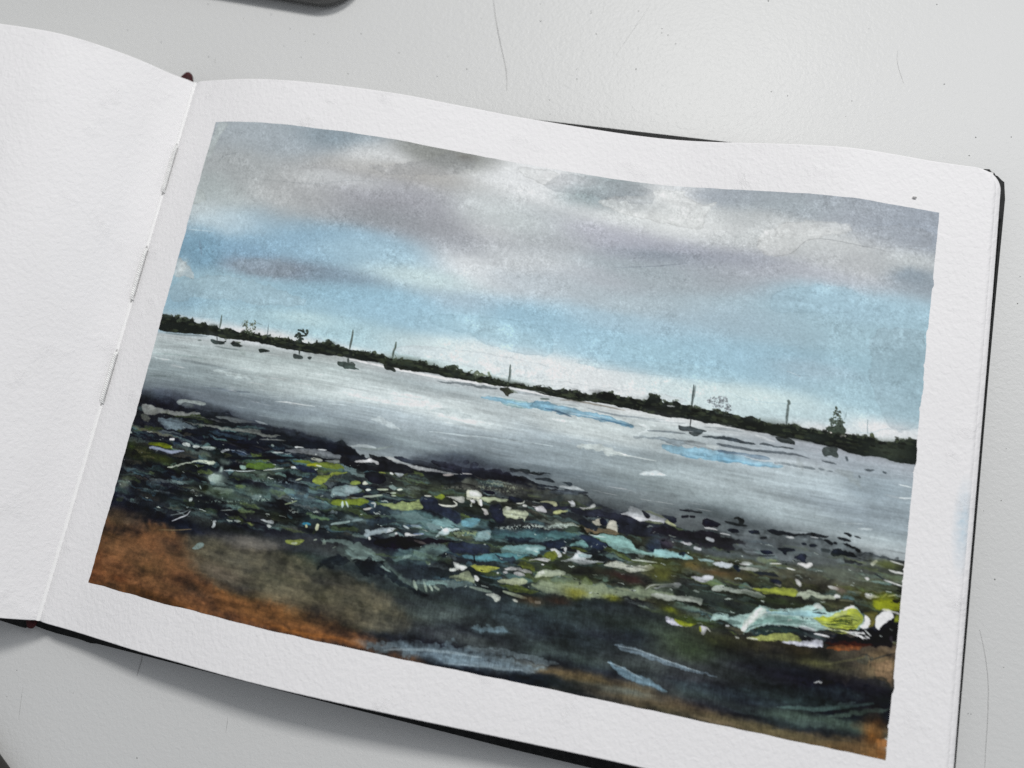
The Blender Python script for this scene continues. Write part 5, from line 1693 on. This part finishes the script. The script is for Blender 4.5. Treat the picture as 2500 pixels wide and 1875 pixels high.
SPECKS = [[-3.34, 16.79], [-2.14, 16.52], [-1.01, 17.93], [0.24, 17.58], [1.05, 17.8], [1.76, 17.41], [1.7, 16.84], [2.52, 17.31], [3.94, 17.49], [-0.53, 16.21], [-0.31, 16.14], [-0.28, 16.06], [2.31, 16.53], [3.85, 16.18], [5.19, 17.02], [2.52, 17.31], [3.94, 17.49], [5.19, 17.02], [6.64, 17.07], [7.26, 16.74], [7.36, 18.37], [8.97, 19.01], [9.07, 18.47], [10.44, 18.94], [10.45, 18.88], [11.96, 17.3], [10.7, 18.25], [12.49, 18.49], [12.67, 18.44], [12.92, 18.2], [9.76, 16.09], [10.4, 16.81], [5.42, 16.17], [6.46, 16.41], [3.84, 16.18], [15.22, 19.79], [11.75, 19.09], [12.67, 18.44], [12.48, 18.62], [12.91, 18.2], [11.97, 17.3], [15.64, 17.07], [16.07, 17.0], [17.72, 17.05], [17.93, 19.23], [19.97, 17.82], [20.86, 16.41], [21.71, 16.53], [20.74, 15.88], [19.59, 20.15], [22.17, 12.81], [22.16, 12.11], [-1.0, -1.47], [-1.06, -2.14], [6.81, -1.1], [2.79, -2.78], [22.13, 7.24], [22.12, 5.41], [21.77, 6.93], [21.78, 2.37], [21.84, 2.37]]
bm = bmesh.new()
rd = random.Random(5)
big = {1, 22, 25, 35, 48}
for i, (x, y) in enumerate(SPECKS):
    r = rd.uniform(.010, .018) * (1.7 if i in big else 1)
    q = bmesh.ops.create_icosphere(bm, subdivisions=1, radius=1)
    a = rd.uniform(0, 3.14)
    for v in q['verts']:
        k = rd.uniform(.75, 1.2)
        px, py = v.co.x * r * rd.uniform(.9, 1.1) * k, v.co.y * r * .6 * k
        v.co = Vector(((x + px * math.cos(a) - py * math.sin(a)) * CM, (y + px * math.sin(a) + py * math.cos(a)) * CM, (TZ + .004 + (v.co.z + .6) * r * .4) * CM))
for i in range(90):
    x = rd.uniform(-9, 27); y = rd.uniform(-6, 24)
    if -.6 < y < 15.6 and x < 21.8: continue
    r = rd.uniform(.004, .011)
    q = bmesh.ops.create_icosphere(bm, subdivisions=1, radius=1)
    for v in q['verts']:
        v.co = Vector(((x + v.co.x * r) * CM, (y + v.co.y * r * .7) * CM, (TZ + .002 + (v.co.z + .6) * r * .4) * CM))
tag(bm_obj('dust_specks', bm, M_DIRT), 'dark grains of dust scattered over the white table', 'dust', kind='stuff')

HAIRS = [[[7.54, 19.23], [7.59, 19.0], [7.76, 18.47], [7.92, 18.02], [8.12, 17.51], [8.33, 17.01], [8.47, 16.56], [8.53, 16.16]], [[2.23, -0.41], [2.25, -0.54], [2.24, -0.79], [2.24, -0.95]], [[4.83, -1.35], [4.86, -1.52], [4.88, -1.73]], [[21.86, 4.3], [22.03, 3.77], [22.16, 3.11], [22.2, 2.32], [22.2, 1.69], [22.22, 1.15]], [[18.73, 18.68], [18.73, 18.41], [18.8, 18.14], [18.98, 17.7]], [[11.32, 17.59], [11.73, 18.56], [12.07, 19.36]], [[-0.71, -1.82], [-0.64, -2.22], [-0.57, -2.61]]]
HLAB = ['longest dark hair on the white table, above the top edge of the sketchbook',
        'short dark hair sticking out from under the lower left edge of the sketchbook',
        'faint short hair in the shadow below the sketchbook',
        'long curved hair on the white table, right of the lower right page',
        'faint curved hair on the white table above the upper right page corner',
        'faint straight hair near the top edge of the picture, right of the longest hair',
        'faint hair on the table at the lower left, left of the book shadow']
HR = [.009, .008, .004, .004, .0025, .002, .003]
for pts, lab, r in zip(HAIRS, HLAB, HR):
    p = np.array(pts, float)
    t = np.r_[0, np.cumsum(np.hypot(*np.diff(p, axis=0).T))]; tt = np.linspace(0, t[-1], 40)
    xs = np.interp(tt, t, p[:, 0]); ys = np.interp(tt, t, p[:, 1])
    k = np.ones(7) / 7
    xs = np.convolve(np.pad(xs, 3, 'edge'), k, 'valid'); ys = np.convolve(np.pad(ys, 3, 'edge'), k, 'valid')
    V = []; F = []
    for i in range(len(xs)):
        rr = r * (1 - .6 * abs(2 * i / (len(xs) - 1) - 1) ** 3)
        for a in range(6):
            b_ = a / 6 * 2 * math.pi
            V.append((xs[i] + rr * math.cos(b_), ys[i], TZ + rr * .9 + .0015 + rr * math.sin(b_) * .9))
    for i in range(len(xs) - 1):
        for a in range(6): F.append((i * 6 + a, i * 6 + (a + 1) % 6, (i + 1) * 6 + (a + 1) % 6, (i + 1) * 6 + a))
    F.append(tuple(range(6))[::-1]); F.append(tuple((len(xs) - 1) * 6 + a for a in range(6)))
    tag(mesh_obj('hair', V, F, M_HAIR), lab, 'hair', 'stray hairs on the table')

# dark rounded case entering the picture at the top edge
def rounded_slab(name, x0, x1, y0, y1, r, z0, z1, ang, pivot, mat, bev, parent=None):
    pts = []
    for cx, cy, a0 in ((x1 - r, y0 + r, -90), (x1 - r, y1 - r, 0), (x0 + r, y1 - r, 90), (x0 + r, y0 + r, 180)):
        for k in range(13):
            a = math.radians(a0 + k * 7.5)
            pts.append((cx + r * math.cos(a), cy + r * math.sin(a)))
    ca, sa = math.cos(ang), math.sin(ang)
    pts = [(pivot[0] + (x - pivot[0]) * ca - (y - pivot[1]) * sa, pivot[1] + (x - pivot[0]) * sa + (y - pivot[1]) * ca) for x, y in pts]
    bm = bmesh.new()
    board(bm, pts, z0, z1)
    bmesh.ops.bevel(bm, geom=[e for e in bm.edges if abs(e.verts[0].co.z - e.verts[1].co.z) < 1e-6], offset=bev * CM, segments=4, affect='EDGES')
    return bm_obj(name, bm, mat, parent)
case = bpy.data.objects.new('dark_case', None)
sc.collection.objects.link(case); case.location = (-1 * CM, 21 * CM, TZ * CM)
tag(case, 'dark grey case with a rounded corner cut off by the top edge of the picture', 'case')
body = rounded_slab('case_body', -8.5, 3.60, 18.10, 25.5, 1.25, TZ + .02, -.62, math.radians(-3.6), (3, 17.6), M_RIM, .10)
lid = rounded_slab('case_lid', -8.3, 3.44, 18.24, 25.4, 1.15, -.62, -.42, math.radians(-3.6), (3, 17.6), M_DARK, .12)
for o in (body, lid): o.parent = case; o.location = -case.location

# dark pen crossing the lower left corner
pen = bpy.data.objects.new('pen', None)
sc.collection.objects.link(pen)
P0 = Vector((-.66, -3.78, -.80)); P1 = Vector((5.5, -7.9, -.80))
pen.location = P0 * CM
tag(pen, 'dark pen with a grey end just entering the lower left corner of the picture', 'pen')
def rod(name, a, b_, r0, r1, mat, seg=24):
    d = (b_ - a).normalized(); q = d.to_track_quat('Z', 'Y').to_matrix()
    V = []; F = []
    prof = [(0, 0), (0, r0 * .75), (.04, r0)] + [((b_ - a).length - .04, r1), ((b_ - a).length, r1 * .75), ((b_ - a).length, 0)]
    for h, r in prof:
        for k in range(seg):
            t = k / seg * 2 * math.pi
            V.append(tuple(a + q @ Vector((r * math.cos(t), r * math.sin(t), h))))
    for i in range(len(prof) - 1):
        for k in range(seg): F.append((i * seg + k, i * seg + (k + 1) % seg, (i + 1) * seg + (k + 1) % seg, (i + 1) * seg + k))
    return mesh_obj(name, V, F, mat)
D = (P1 - P0).normalized()
S = P0 - D * 3.0
for o in (rod('pen_cap', S, P0 + D * .3, .35, .35, M_DARK), rod('pen_barrel', P0 + D * .3, P1, .33, .30, M_RIM)):
    o.parent = pen; o.location = -pen.location
